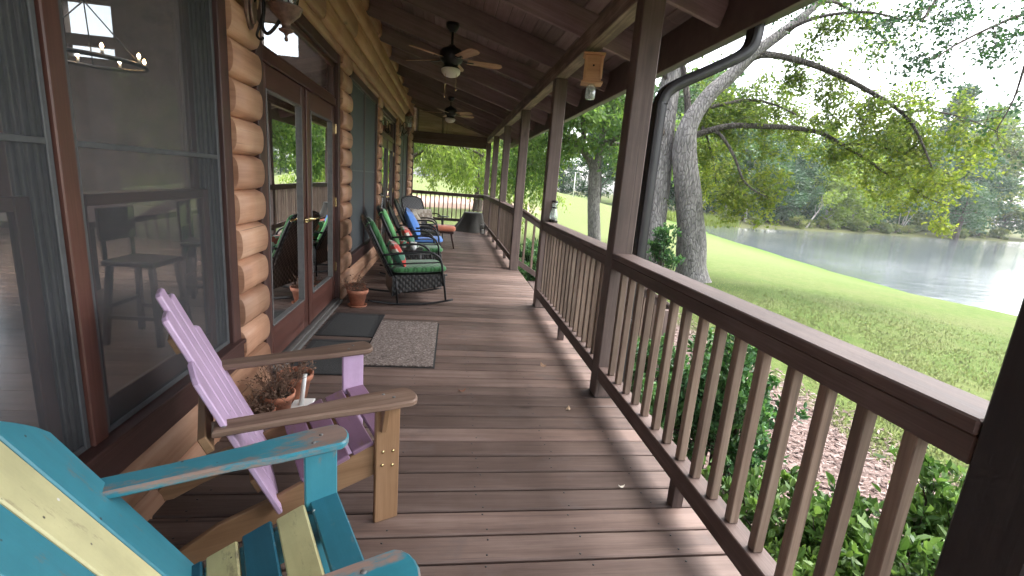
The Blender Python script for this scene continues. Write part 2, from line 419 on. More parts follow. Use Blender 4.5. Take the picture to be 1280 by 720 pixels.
    def lathe(s, prof, o=(0, 0, 0), n=24, mat=None, rnd=None, a0=0, smooth=True):
        o = Vector(o); r = random.random() if rnd is None else rnd; rings = []
        for (rr, z) in prof:
            if rr < 1e-5: ring = [s.bm.verts.new(self_tf(mat, Vector((0, 0, z))) + o)]
            else: ring = [s.bm.verts.new(self_tf(mat, Vector((rr * math.cos(a0 + 2 * PI * k / n), rr * math.sin(a0 + 2 * PI * k / n), z))) + o) for k in range(n)]
            rings.append(ring)
        for i in range(len(rings) - 1):
            A, B = rings[i], rings[i + 1]
            for k in range(n):
                l = (k + 1) % n
                if len(A) == 1 and len(B) == 1: continue
                if len(A) == 1: s.face([A[0], B[l], B[k]], [(0, 0), (k / n, 1), (k / n, 1)], r, smooth)
                elif len(B) == 1: s.face([A[k], A[l], B[0]], [(k / n, 0), (k / n, 0), (0, 1)], r, smooth)
                else: s.face([A[k], A[l], B[l], B[k]], [(prof[i][0] * 6.28 * k / n, prof[i][1]), (prof[i][0] * 6.28 * (k + 1) / n, prof[i][1]), (prof[i + 1][0] * 6.28 * (k + 1) / n, prof[i + 1][1]), (prof[i + 1][0] * 6.28 * k / n, prof[i + 1][1])], r, smooth)
    def grid(s, fn, nu, nv, closed_u=False, rnd=None, smooth=True, su=1., sv=1.):
        r = random.random() if rnd is None else rnd
        V = [[s.bm.verts.new(Vector(fn(i / nu, j / nv))) for j in range(nv + 1)] for i in range(nu if closed_u else nu + 1)]
        m = len(V)
        for i in range(nu):
            for j in range(nv):
                a, b = V[i], V[(i + 1) % m]
                s.face([a[j], b[j], b[j + 1], a[j + 1]], [(i / nu * su, j / nv * sv), ((i + 1) / nu * su, j / nv * sv), ((i + 1) / nu * su, (j + 1) / nv * sv), (i / nu * su, (j + 1) / nv * sv)], r, smooth)
    def blob(s, c, ax, ay, az, e=.35, nu=28, nv=14, rnd=None):
        """rounded-box cushion: ax, ay, az are half-axis vectors"""
        c = Vector(c); ax = Vector(ax); ay = Vector(ay); az = Vector(az)
        sp = lambda v, p: math.copysign(abs(v) ** p, v)
        def fn(u, v):
            th = 2 * PI * u; ph = -PI / 2 + PI * v
            return c + ax * sp(math.cos(ph), e) * sp(math.cos(th), e) + ay * sp(math.cos(ph), e) * sp(math.sin(th), e) + az * sp(math.sin(ph), .8)
        s.grid(fn, nu, nv, True, rnd)
    def pillow(s, c, ax, ay, az, n=14, rnd=None):
        c = Vector(c); ax = Vector(ax); ay = Vector(ay); az = Vector(az)
        for sg in (-1, 1):
            def fn(u, v):
                a, b = 2 * u - 1, 2 * v - 1
                k = (max(0, 1 - a * a) ** .45) * (max(0, 1 - b * b) ** .45)
                pin = 1 - .09 * (1 - b * b) * abs(a) ** 3; pin2 = 1 - .09 * (1 - a * a) * abs(b) ** 3
                wr = .06 * math.sin(7 * a + 3 * b) * k
                return c + ax * a * pin + ay * b * pin2 + az * sg * (k + wr * sg)
            s.grid(fn, n, n, False, rnd)
    def build(s, name, mat, parent=None, world=False):
        bmesh.ops.remove_doubles(s.bm, verts=s.bm.verts[:], dist=1e-5) if getattr(s, 'weld', False) else None
        bmesh.ops.recalc_face_normals(s.bm, faces=s.bm.faces[:])
        if world and parent is not None:
            p = parent; mt = Matrix.Identity(4)
            while p is not None:
                if p.name in XF: mt = XF[p.name] @ mt if False else XF[p.name]; break
                p = p.parent
            s.bm.transform(mt.inverted())
        me = bpy.data.meshes.new(name); s.bm.to_mesh(me); s.bm.free()
        return link_mesh(name, me, mat, parent)

def self_tf(mat, v): return mat @ v if mat is not None else v

def part_empty(name, parent, loc=(0, 0, 0)):
    o = bpy.data.objects.new(name, None); COL.objects.link(o); o.parent = parent; o.location = loc; o.empty_display_size = .1
    return o

def catmull(P, k=6):
    P = [Vector(p) for p in P]; out = []
    for i in range(len(P) - 1):
        a = P[max(0, i - 1)]; b = P[i]; c = P[i + 1]; d = P[min(len(P) - 1, i + 2)]
        for j in range(k):
            t = j / k
            out.append(.5 * ((2 * b) + (c - a) * t + (2 * a - 5 * b + 4 * c - d) * t * t + (3 * b - a - 3 * c + d) * t ** 3))
    out.append(P[-1]); return out

# ------------------------------------------------------------------ setting
SHORE = [(60, -60), (36, -14), (28.5, 0), (25.6, 9), (24.4, 14.5), (23.6, 18.5), (23.9, 22.8), (25.2, 30), (26.7, 37), (30, 50), (34.5, 62.5), (37, 67.2), (43, 70), (59, 75), (85, 82), (105, 85), (138, 96), (190, 104), (240, 60), (220, -60)]
WATER_Z = -2.5
def shore_dist(x, y):
    """signed distance to the pond outline, positive on land"""
    x = np.asarray(x, float); y = np.asarray(y, float)
    d = np.full(x.shape, 1e9); ins = np.zeros(x.shape, bool); n = len(SHORE)
    for i in range(n):
        ax, ay = SHORE[i]; bx, by = SHORE[(i + 1) % n]
        ex, ey = bx - ax, by - ay
        t = np.clip(((x - ax) * ex + (y - ay) * ey) / (ex * ex + ey * ey), 0, 1)
        d = np.minimum(d, np.hypot(x - ax - t * ex, y - ay - t * ey))
        c = ((ay > y) != (by > y)) & (x < (bx - ax) * (y - ay) / (by - ay + 1e-12) + ax)
        ins ^= c
    return np.where(ins, -d, d)
def sstep(a, b, v):
    t = np.clip((v - a) / (b - a), 0, 1); return t * t * (3 - 2 * t)
def ground_z(x, y):
    x = np.asarray(x, float); y = np.asarray(y, float)
    d = shore_dist(x, y)
    d = d + .45 * np.sin(x * .9 + y * .35) * np.sin(y * .55 - x * .2) * np.exp(-np.abs(d) / 4)
    near = WATER_Z + 1.66 * (1 - np.exp(-np.maximum(d, 0) / 7.5)) + .05 * np.clip(d * 2, 0, 1)
    far_side = sstep(0, 12, (y - 66) - (x - 37) * .23) * sstep(30, 40, x)
    bank = WATER_Z + .35 * np.clip(d / 2, 0, 1) + .05 * np.clip(d - 2, 0, 40)
    land = near * (1 - far_side) + bank * far_side
    land = land + 1.75 * sstep(20, 75, y) * (1 - sstep(14, 30, x)) + .8 * sstep(60, 200, y) * (1 - sstep(14, 30, x))
    land = land + .03 * np.sin(x * .5 + 1) * np.sin(y * .43)
    bed = WATER_Z - np.minimum(1.6, .22 * -np.minimum(d, 0))
    return np.where(d > 0, land, bed)

def axis(segs):
    out = []
    for a, b, st in segs: out += list(np.arange(a, b, st))
    out.append(segs[-1][1]); return np.array(out)

def sheet(name, xs, ys, zf, mat, kind, attr=None):
    X, Y = np.meshgrid(xs, ys, indexing='ij'); Z = zf(X, Y)
    nx, ny = X.shape
    co = np.stack([X, Y, Z], -1).reshape(-1, 3).astype(np.float32)
    idx = np.arange(nx * ny).reshape(nx, ny)
    q = np.stack([idx[:-1, :-1], idx[1:, :-1], idx[1:, 1:], idx[:-1, 1:]], -1).reshape(-1, 4)
    me = raw_mesh(name, co, q)
    me.polygons.foreach_set('use_smooth', np.ones(len(q), bool))
    if attr is not None:
        a = me.attributes.new('mask', 'FLOAT', 'POINT'); a.data.foreach_set('value', attr(X, Y).reshape(-1).astype(np.float32))
    return tag(link_mesh(name, me, mat), kind=kind)

def raw_mesh(name, co, q, rnd=None):
    me = bpy.data.meshes.new(name)
    k = q.shape[1]
    me.vertices.add(len(co)); me.vertices.foreach_set('co', co.reshape(-1).astype(np.float32))
    me.loops.add(q.size); me.loops.foreach_set('vertex_index', q.reshape(-1).astype(np.int32))
    me.polygons.add(len(q)); me.polygons.foreach_set('loop_start', (np.arange(len(q)) * k).astype(np.int32))
    try: me.polygons.foreach_set('loop_total', np.full(len(q), k, np.int32))
    except Exception: pass
    me.update(calc_edges=True)
    if rnd is not None:
        a = me.attributes.new('rnd', 'FLOAT', 'FACE'); a.data.foreach_set('value', rnd.astype(np.float32))
    return me

def lawn_mat():
    m, nt = new_mat('lawn'); g = NT(nt)
    oc = g.n('ShaderNodeTexCoord').outputs['Object']
    sp = g.n('ShaderNodeSeparateXYZ', {0: oc})
    sh = g.n('ShaderNodeAttribute', attribute_name='mask').outputs[2]     # 1 at the water's edge
    n1 = noise(g, oc, .55, 5, .6); n2 = noise(g, oc, 5.0, 6, .7); n3 = noise(g, oc, 45., 4, .7)
    gr = g.mix(g.ramp(n2, [(.3, 0.0), (.7, 1.0)]), (.056, .092, .020), (.096, .138, .036))
    dry = g.mix(n2, (.105, .105, .044), (.15, .145, .068))
    k = g.ramp(g.math('ADD', g.math('MULTIPLY', n1, .6), g.math('MULTIPLY', n2, .4)), [(.44, 0.0), (.66, 1.0)])
    near = g.mix(g.math('MULTIPLY', k, .6), gr, dry)
    wet = g.mix(n2, (.052, .12, .012), (.088, .16, .022))
    pale = g.mix(n2, (.10, .13, .045), (.145, .168, .068))
    nk = g.math('MULTIPLY', g.ramp(g.math('DIVIDE', sp.outputs[1], 50.), [(.26, 0.0), (.5, 1.0)]), g.ramp(g.math('DIVIDE', sp.outputs[0], 50.), [(.36, 1.0), (.5, 0.0)]))
    near = g.mix(nk, near, pale)
    c = g.mix(sh, near, wet)
    fb = g.math('MULTIPLY', g.ramp(g.math('DIVIDE', sp.outputs[0], 100.), [(.36, 0.0), (.40, 1.0)]), g.ramp(g.math('DIVIDE', sp.outputs[1], 100.), [(.66, 0.0), (.70, 1.0)]))
    c = g.mix(fb, c, g.mix(n2, (.06, .05, .03), (.09, .11, .035)))
    c = g.mix(g.math('MULTIPLY', g.ramp(n3, [(.35, 1.0), (.55, 0.0)]), .35), c, (.05, .06, .02))
    # bark mulch bed beside the porch
    edge = g.math('ADD', sp.outputs[0], g.math('MULTIPLY', g.math('SUBTRACT', n1, .5), 2.2))
    mk = g.math('MULTIPLY', g.ramp(g.math('DIVIDE', edge, 10.), [(.43, 1.0), (.47, 0.0)]), g.ramp(g.math('DIVIDE', sp.outputs[1], 40.), [(.40, 1.0), (.43, 0.0)]))
    vo = g.n('ShaderNodeTexVoronoi', {'Vector': g.n('ShaderNodeMapping', {'Vector': oc, 'Rotation': (0, 0, .6), 'Scale': (1, 2.2, 1)}).outputs[0], 'Scale': 28.0})
    v = g.n('ShaderNodeSeparateColor', {0: vo.outputs['Color']}).outputs[0]
    mu = g.ramp(v, [(0, (.065, .042, .035)), (.5, (.15, .105, .092)), (1, (.235, .185, .168))])
    c = g.mix(mk, c, mu)
    # bare pinkish drive beyond the end of the house
    d1 = g.math('SUBTRACT', sp.outputs[1], g.math('MULTIPLY', sp.outputs[0], .25))
    dk = g.math('MULTIPLY', g.ramp(g.math('DIVIDE', g.math('ADD', d1, g.math('MULTIPLY', n1, 3.0)), 100.), [(.345, 0.0), (.36, 1.0), (.43, 1.0), (.45, 0.0)]), g.ramp(g.math('DIVIDE', sp.outputs[0], 20.), [(.25, 1.0), (.4, 0.0)]))
    c = g.mix(dk, c, (.36, .24, .20))
    h = g.math('ADD', g.math('MULTIPLY', n3, .6), g.math('MULTIPLY', v, g.math('MULTIPLY', mk, .8)))
    g.out(bsdf(g, c, .95, h, .9, .03, .1)); return m

gx = axis([(-160, -40, 12), (-40, -8, 4), (-8, 18, 1.0), (18, 44, .6), (44, 150, 3.), (150, 420, 18)])
gy = axis([(-80, -20, 6), (-20, 0, 2), (0, 80, .8), (80, 120, 2.), (120, 460, 17)])
sheet('ground', gx, gy, ground_z, lawn_mat(), 'structure', lambda X, Y: np.clip((1 - sstep(.5, 6, shore_dist(X, Y))) * (.25 + .75 * (1 - sstep(36, 42, X))), 0, 1))

def water_mat():
    m, nt = new_mat('pond_water'); g = NT(nt)
    oc = g.n('ShaderNodeTexCoord').outputs['Object']
    mp = g.n('ShaderNodeMapping', {'Vector': oc, 'Rotation': (0, 0, .5), 'Scale': (1, 2.4, 1)}).outputs[0]
    n1 = noise(g, mp, .55, 7, .68, .5); n2 = noise(g, mp, 2.2, 4, .6); n3 = noise(g, oc, .05, 3, .5)
    h = g.math('MULTIPLY', g.math('ADD', n1, g.math('MULTIPLY', n2, .35)), g.ramp(n3, [(.32, .18), (.62, 1.0)]))
    b = g.n('ShaderNodeBump', {'Height': h, 'Strength': .2, 'Distance': .26}).outputs[0]
    p = g.n('ShaderNodeBsdfPrincipled', {'Base Color': (.10, .115, .125, 1), 'Roughness': .02, 'IOR': 1.5, 'Specular IOR Level': .8, 'Normal': b}).outputs[0]
    g.out(p); return m
wx = axis([(18, 60, 6), (60, 330, 30)]); wy = axis([(-90, 130, 11)])
sheet('pond_water', wx, wy, lambda X, Y: np.full(X.shape, WATER_Z), water_mat(), 'structure')

# grass blades on the lawn one sees over the rail
def grass():
    r = np.random.default_rng(5)
    N = 190000
    u = r.random(N)
    dist = 3.5 + 15 * u ** 1.15
    ang = np.radians(r.uniform(2, 92, N))
    x = dist * np.sin(ang); y = dist * np.cos(ang)
    cl = np.sin(x * 2.1 + 1.3) * np.sin(y * 2.7) + np.sin(x * 5.2 - y * 3.1) * .6 + r.normal(0, .6, N)
    ok = (x > 4.7 + .5 * np.sin(y * 1.3)) & (shore_dist(x, y) > .2) & (cl > -.8) & (r.random(N) > sstep(6, 18, dist))
    x, y, dist = x[ok], y[ok], dist[ok]; N = len(x)
    z = ground_z(x, y); h = r.uniform(.02, .045, N) * (1 + .02 * dist); w = r.uniform(.004, .008, N) * (1 + .07 * dist)
    a = r.uniform(0, 2 * PI, N); l = r.uniform(.2, 1.0, N) * h
    b = r.uniform(0, 2 * PI, N)
    co = np.empty((N, 3, 3))
    co[:, 0] = np.stack([x - np.cos(a) * w, y - np.sin(a) * w, z - .004], 1)
    co[:, 1] = np.stack([x + np.cos(a) * w, y + np.sin(a) * w, z - .004], 1)
    co[:, 2] = np.stack([x + np.cos(b) * l, y + np.sin(b) * l, z + h], 1)
    sd = shore_dist(x, y)
    rnd = np.clip(.5 * (1 - sstep(1.5, 11, sd)) + .2 + .15 * sstep(12, 26, y) + r.uniform(0, .45, N), 0, 1)
    me = raw_mesh('grass', co.reshape(-1, 3), np.arange(N * 3).reshape(-1, 3), rnd)
    gm = leafmat('grass_blades', [(.20, .185, .085), (.165, .19, .06), (.13, .18, .04), (.125, .205, .035)], .0, .8, True)
    tag(link_mesh('grass', me, gm), kind='stuff')
grass()

def chips():
    r = np.random.default_rng(9); N = 16000
    x = r.uniform(1.35, 4.9, N); y = r.uniform(.2, 12, N)
    z = ground_z(x, y) + r.uniform(.002, .02, N)
    L = r.uniform(.015, .045, N); W = r.uniform(.004, .012, N); a = r.uniform(0, 2 * PI, N)
    tz = r.uniform(-.5, .5, N)
    ax = np.stack([np.cos(a), np.sin(a), tz], 1) * L[:, None]; ay = np.stack([-np.sin(a), np.cos(a), r.uniform(-.5, .5, N)], 1) * W[:, None]
    c = np.stack([x, y, z], 1)
    co = np.stack([c - ax - ay, c + ax - ay, c + ax + ay, c - ax + ay], 1).reshape(-1, 3)
    me = raw_mesh('mulch', co, np.arange(N * 4).reshape(-1, 4), r.random(N))
    m, nt = new_mat('wood_mulch'); g = NT(nt)
    a_ = g.n('ShaderNodeAttribute', attribute_name='rnd').outputs[2]
    g.out(bsdf(g, g.ramp(a_, [(0, (.065, .042, .035)), (.5, (.16, .11, .096)), (1, (.25, .195, .175))]), .9))
    tag(link_mesh('mulch', me, m), kind='stuff')
chips()

# ------------------------------------------------------------------ deck
PITCH = .1455; YS = 2.409 - PITCH * 28
mb = MB()
for i in range(117):
    y0 = YS + i * PITCH
    if y0 > 15.25: break
    mb.box(-1.205, 1.262 + random.uniform(-.004, .004), y0 + .0055, y0 + PITCH - .0055, -.036, random.uniform(-.0015, .0), .005, 0)
deck = tag(mb.build('deck_floor', M['deck']), kind='structure')
mb = MB()
mb.box(1.225, 1.265, YS, 15.25, -.26, -.037, .003)
mb.box(-1.2, 1.224, 15.21, 15.25, -.26, -.037, .003)
for k in range(6): mb.box(-1.1 + k * .44, -1.06 + k * .44, YS, 15.2, -.25, -.0375, 0)
tag(mb.build('deck_frame', M['post']), kind='structure')
mb = MB()
for i in range(60):
    y0 = YS + i * PITCH
    for k in range(6):
        for dy in (.03, .115):
            if random.random() < .8:
                mb.lathe([(.0045, -.0005), (.0045, .0010), (0, .0012)], (-1.0 + k * .405 + random.uniform(-.02, .02), y0 + dy + random.uniform(-.008, .008), 0), 6)
tag(mb.build('nail_heads', M['black'], deck), kind='stuff')

# ------------------------------------------------------------------ log house
HX = -1.197     # line where the round logs meet
house = thing('log_house', 'honey coloured round log house wall with dark framed windows and red brown doors', 'house', (-1.3, 6.5, 0))
OPEN = [(.60, 2.81, .28, 2.58), (3.19, 5.41, -.2, 2.58), (5.92, 8.05, .28, 2.58), (8.50, 10.67, -.2, 2.58), (11.55, 13.75, .28, 2.58)]
def log(mb, y0, y1, z0, z1, B=.06):
    r = random.random(); u0, v0 = random.random() * 30, random.random() * 30; n = 10
    prof = [(-.0, z0)]
    P = []
    for i in range(n + 1):
        t = i / n; P.append((HX + B * (max(0, 1 - abs(2 * t - 1) ** 2.7)) ** (1 / 2.3), z0 + (z1 - z0) * t))
    P = P + [(HX - .10, z1), (HX - .10, z0)]
    ns = max(1, int((y1 - y0) / .6)); rings = []
    for k in range(ns + 1):
        y = y0 + (y1 - y0) * k / ns; wob = .004 * math.sin(y * 2.1 + r * 20)
        rings.append([mb.bm.verts.new((p[0] + (wob if j < n + 1 else 0), y, p[1])) for j, p in enumerate(P)])
    m = len(P); per = [0]
    for j in range(m): per.append(per[-1] + math.hypot(P[(j + 1) % m][0] - P[j][0], P[(j + 1) % m][1] - P[j][1]))
    for k in range(ns):
        ya, yb = u0 + (y1 - y0) * k / ns, u0 + (y1 - y0) * (k + 1) / ns
        for j in range(m):
            l = (j + 1) % m
            mb.face([rings[k][j], rings[k][l], rings[k + 1][l], rings[k + 1][j]], [(ya, v0 + per[j]), (ya, v0 + per[j + 1]), (yb, v0 + per[j + 1]), (yb, v0 + per[j])], r, j < n)
    for R in (rings[0], rings[-1][::-1]): mb.face(R, [(u0 + v.co.x * .3, v0 + v.co.z) for v in R], r)
mb = MB()
zs = [-.14] + [.08 + .2 * k for k in range(14)] + [2.92, 3.18, 3.44, 3.70]
WY0, WY1 = -1.9, 15.12
for a, b in zip(zs[:-1], zs[1:]):
    cuts = []
    for (y0, y1, z0, z1) in OPEN:
        if b > z0 + .001 and a < z1 - .001: cuts.append((y0, y1, z0, z1))
    cur = WY0
    for (y0, y1, z0, z1) in cuts + [(WY1, WY1, 0, 0)]:
        if y0 > cur + .01:
            span = y0 - cur
            if span > 6 and a > 2.6:
                mid = cur + span * random.uniform(.35, .65); log(mb, cur, mid - .002, a, b, .078); log(mb, mid + .002, y0, a, b, .078)
            else: log(mb, cur, y0, a, b, .06 if a < 2.6 else .072)
        if y1 > y0 and a < z1 < b: log(mb, y0, y1, z1 + .001, b, .055)
        cur = y1
log_wall = mb.build('log_wall', M['log'], house, True)
mb = MB()      # inner face of the wall behind the logs, cut round the openings
zt = 3.7
cur = WY0
for (y0, y1, z0, z1) in OPEN + [(WY1, WY1, 0, 0)]:
    mb.box(HX - .16, HX - .102, cur, y0, -.15, zt, 0)
    if y1 > y0:
        if z0 > 0: mb.box(HX - .16, HX - .102, y0, y1, -.15, z0, 0)
        mb.box(HX - .16, HX - .102, y0, y1, z1, zt, 0)
    cur = y1
mb.build('inner_lining', M['plaster'], house, True)

CF = -1.165    # front of the casings
GX = -1.222    # plane of sashes and doors
def casing(y0, y1, z0, z1, parent, sill=True):
    mb = MB(); w = .095
    mb.box(-1.30, CF, y0, y0 + w, (z0 + .001 if sill else .0), z1, .004, 2); mb.box(-1.30, CF, y1 - w, y1, (z0 + .001 if sill else .0), z1, .004, 2)
    mb.box(-1.30, CF - .003, y0 + w, y1 - w, z1 - w, z1, .004, 1)
    c = mb.build('casing', M['case'], parent, True)
    if sill:
        mb = MB(); mb.box(-1.30, CF + .012, y0 - .03, y1 + .03, z0 - .005, z0 + .125, .005, 1)
        mb.box(-1.30, CF + .03, y0 + .005, y1 - .005, z0 + .1255, z0 + .15, .004, 1)
        mb.build('sill', M['case'], parent, True)
def framerect(mb, x0, x1, y0, y1, z0, z1, w, wb=None, wt=None, bev=.003):
    wb = wb or w; wt = wt or w
    mb.box(x0, x1, y0, y0 + w, z0, z1, bev, 2); mb.box(x0, x1, y1 - w, y1, z0, z1, bev, 2)
    mb.box(x0 + .001, x1 - .001, y0 + w, y1 - w, z0, z0 + wb, bev, 1); mb.box(x0 + .001, x1 - .001, y0 + w, y1 - w, z1 - wt, z1, bev, 1)

def big_window(y0, y1, units, name='window'):
    """double-hung pair, screens in front of the sashes"""
    w = part_empty('window', house); z0, z1 = .28, 2.58
    casing(y0, y1, z0, z1, w)
    zi0, zi1 = z0 + .15, z1 - .095
    for i, (a, b) in enumerate(units):
        if i: 
            mb = MB(); mb.box(-1.29, CF - .01, units[i - 1][1], a, zi0, zi1, .004, 2); mb.build('mullion', M['maho'], w, True)
        mb = MB()            # track jambs with ribs
        for s, yy in ((1, a), (-1, b)):
            for k, (xx, dd) in enumerate(((-1.20, .018), (-1.215, .024), (-1.235, .032), (-1.25, .04), (-1.268, .048))):
                lo, hi = sorted((yy, yy + s * dd)); mb.box(xx - .012, xx, lo, hi, zi0, zi1, .002, 2)
        mb.box(-1.29, -1.19, a + .02, b - .02, zi1 - .02, zi1, .002, 1)
        mb.build('track_jamb', M['alul'], w, True)
        zm = 1.27
        mb = MB(); framerect(mb, -1.285, -1.262, a + .07, b - .07, zm - .02, zi1 - .02, .05, .04, .05)
        s1 = mb.build('upper_sash', M['maho'], w, True)
        mb = MB(); framerect(mb, -1.258, -1.232, a + .05, b - .05, zi0, zm + .02, .055, .10, .042)
        s2 = mb.build('lower_sash', M['maho'], w, True)
        mb = MB(); mb.box(-1.276, -1.272, a + .12, b - .12, zm + .02, zi1 - .07, 0); mb.box(-1.247, -1.243, a + .105, b - .105, zi0 + .10, zm - .022, 0)
        mb.build('pane', M['glass'], w, True)
        mb = MB(); framerect(mb, -1.198, -1.186, a + .004, b - .004, zi0 + .002, zi1 - .002, .022, .022, .022); mb.box(-1.197, -1.187, a + .026, b - .026, 1.445, 1.465, .002, 1)
        mb.build('screen_frame', M['alu'], w, True)
        mb = MB(); mb.box(-1.1925, -1.1915, a + .026, b - .026, zi0 + .024, 1.445, 0); mb.box(-1.1925, -1.1915, a + .026, b - .026, 1.465, zi1 - .024, 0)
        mb.build('insect_screen', M['screen'], w, True)
big_window(.60, 2.81, [(.695, 1.645), (1.715, 2.715)])

def solar_window(y0, y1):
    w = part_empty('window', house); z0, z1 = .28, 2.58
    casing(y0, y1, z0, z1, w)
    zi0, zi1 = z0 + .15, z1 - .095; ym = (y0 + y1) / 2
    mb = MB(); mb.box(-1.29, CF - .012, ym - .03, ym + .03, zi0, zi1, .004, 2); mb.build('mullion', M['case'], w, True)
    for a, b in ((y0 + .095, ym - .03), (ym + .03, y1 - .095)):
        mb = MB(); framerect(mb, -1.205, -1.185, a, b, zi0, zi1, .025); mb.box(-1.204, -1.186, a + .025, b - .025, 1.44, 1.455, .002, 1); mb.build('screen_frame', M['alu'], w, True)
        mb = MB(); mb.box(-1.1965, -1.1935, a + .025, b - .025, zi0 + .025, 1.44, 0); mb.box(-1.1965, -1.1935, a + .025, b - .025, 1.455, zi1 - .025, 0); mb.build('solar_screen', M['solar'], w, True)
        mb = MB(); mb.box(-1.26, -1.255, a, b, zi0, zi1, 0); mb.build('pane', M['glass'], w, True)
solar_window(5.92, 8.05); solar_window(11.55, 13.75)

def french_door(y0, y1):
    d = part_empty('double_door', house); z1 = 2.58
    casing(y0, y1, 0, z1, d, False)
    a, b = y0 + .095, y1 - .095; ym = (a + b) / 2; zt = 2.07
    mb = MB(); mb.box(-1.30, -1.185, a, b, zt, zt + .075, .004, 1)
    framerect(mb, GX - .02, GX + .02, a, b, zt + .075, z1 - .095, .045, .03, .04); mb.build('transom_frame', M['maho'], d, True)
    mb = MB(); mb.box(GX - .003, GX + .003, a + .045, b - .045, zt + .105, z1 - .135, 0); mb.build('transom_pane', M['glass'], d, True)
    mb = MB(); mb.box(-1.36, -1.115, a + .002, b - .002, .002, .028, .006, 1); mb.box(-1.19, -1.15, a + .002, b - .002, .0285, .042, .004, 1); mb.build('threshold', M['alul'], d, True)
    for s, (p, q) in enumerate(((a + .003, ym - .003), (ym + .003, b - .003))):
        mb = MB(); framerect(mb, GX - .022, GX + .022, p, q, .045, zt - .004, .125, .26, .15, .005)
        if s == 0: mb.box(GX + .0225, GX + .034, q - .028, q + .018, .05, zt - .01, .004, 2)
        mb.build('door_leaf', M['maho'], d, True)
        mb = MB(); framerect(mb, GX - .028, GX + .028, p + .126, q - .126, .306, zt - .155, .011, .011, .011); mb.build('glazing_bead', M['alul'], d, True)
        mb = MB(); mb.box(GX - .003, GX + .003, p + .137, q - .137, .317, zt - .166, 0); mb.build('pane', M['glassdoor'], d, True)
        yy = q - .06 if s == 0 else p + .06; sg = -1 if s == 0 else 1
        mb = MB(); mb.lathe([(.0, 0), (.026, 0), (.027, .006), (.016, .012), (.011, .04), (.0, .04)], (GX + .023 + (.0125 if False else 0), yy, 1.0), 16, Matrix.Rotation(PI / 2, 3, 'Y'))
        mb.tube([(GX + .058, yy, 1.0), (GX + .064, yy + sg * .02, 1.0), (GX + .064, yy + sg * .12, .996), (GX + .058, yy + sg * .13, .994)], [.009, .010, .008, .006], 8)
        mb.build('handle', M['brass'], d, True)
    for zz in (.35, 1.05, 1.80):
        mb = MB(); mb.box(-1.199, -1.185, b - .012, b + .004, zz, zz + .1, .002, 2); mb.build('hinge', M['brass'], d, True)
french_door(3.19, 5.41); french_door(8.50, 10.67)

# the room behind the glass
def structbox(name, boxes, mat):
    mb = MB()
    for bx in boxes: mb.box(*bx, bev=0)
    return tag(mb.build(name, mat), kind='structure')
RX0, RX1, RY0, RY1, RZ = -7.2, HX - .162, -2.0, 9.0, 4.6
mb = MB()
for i in range(44): mb.box(RX0, RX1, RY0 + i * .25 + .001, RY0 + (i + 1) * .25 - .001, -.06, -.02, .002, 0)
tag(mb.build('room_floor', M['roomfloor']), kind='structure')
structbox('room_wall', [(RX0 - .15, RX0, RY0, RY1, -.06, .25), (RX0 - .15, RX0, RY0, RY1, 2.75, RZ), (RX0 - .15, RX0, RY0, -1.0, .25, 2.75), (RX0 - .15, RX0, 2.6, 2.9, .25, 2.75), (RX0 - .15, RX0, 5.6, 5.9, .25, 2.75), (RX0 - .15, RX0, 8.6, RY1, .25, 2.75), (RX0, RX1, RY0 - .15, RY0, -.06, RZ),  # unseen wide openings in the west wall, added to brighten the room
    # far gable wall with two clerestory openings
    (RX0, -2.76, RY1, RY1 + .12, -.06, 2.88), (-2.76, -2.60, RY1, RY1 + .12, -.06, .9), (-2.76, -2.60, RY1, RY1 + .12, 1.5, 2.88), (-2.60, RX1, RY1, RY1 + .12, -.06, 2.88), (RX0, -6.12, RY1, RY1 + .12, 2.88, RZ), (-5.44, -3.2, RY1, RY1 + .12, 2.88, RZ), (-6.12, -5.44, RY1, RY1 + .12, 3.06, 3.22), (-6.12, -5.44, RY1, RY1 + .12, 3.70, RZ), (-3.2, -2.62, RY1, RY1 + .12, 2.88, 3.24), (-3.2, -2.62, RY1, RY1 + .12, 3.74, RZ), (-2.62, RX1, RY1, RY1 + .12, 2.88, RZ)], M['plaster'])
structbox('room_ceiling', [(RX0 - .15, -4.8, RY0 - .15, RY1 + .12, RZ, RZ + .1), (-1.9, RX1, RY0 - .15, RY1 + .12, RZ, RZ + .1), (-4.8, -1.9, RY0 - .15, 2.2, RZ, RZ + .1), (-4.8, -1.9, 4.3, 5.0, RZ, RZ + .1), (-4.8, -1.9, 7.6, RY1 + .12, RZ, RZ + .1)], M['plaster'])  # unseen gaps left in the ceiling, added so sky light reaches the floor
structbox('back_room_wall', [(-2.5, -2.4, RY1 + .13, 15.1, -.06, 2.7), (-2.4, RX1, 15.0, 15.1, -.06, 2.7), (-2.5, RX1, RY1 + .13, 15.1, 2.7, 2.8), (-2.4, RX1, RY1 + .13, 15.0, -.06, -.02)], M['plaster'])

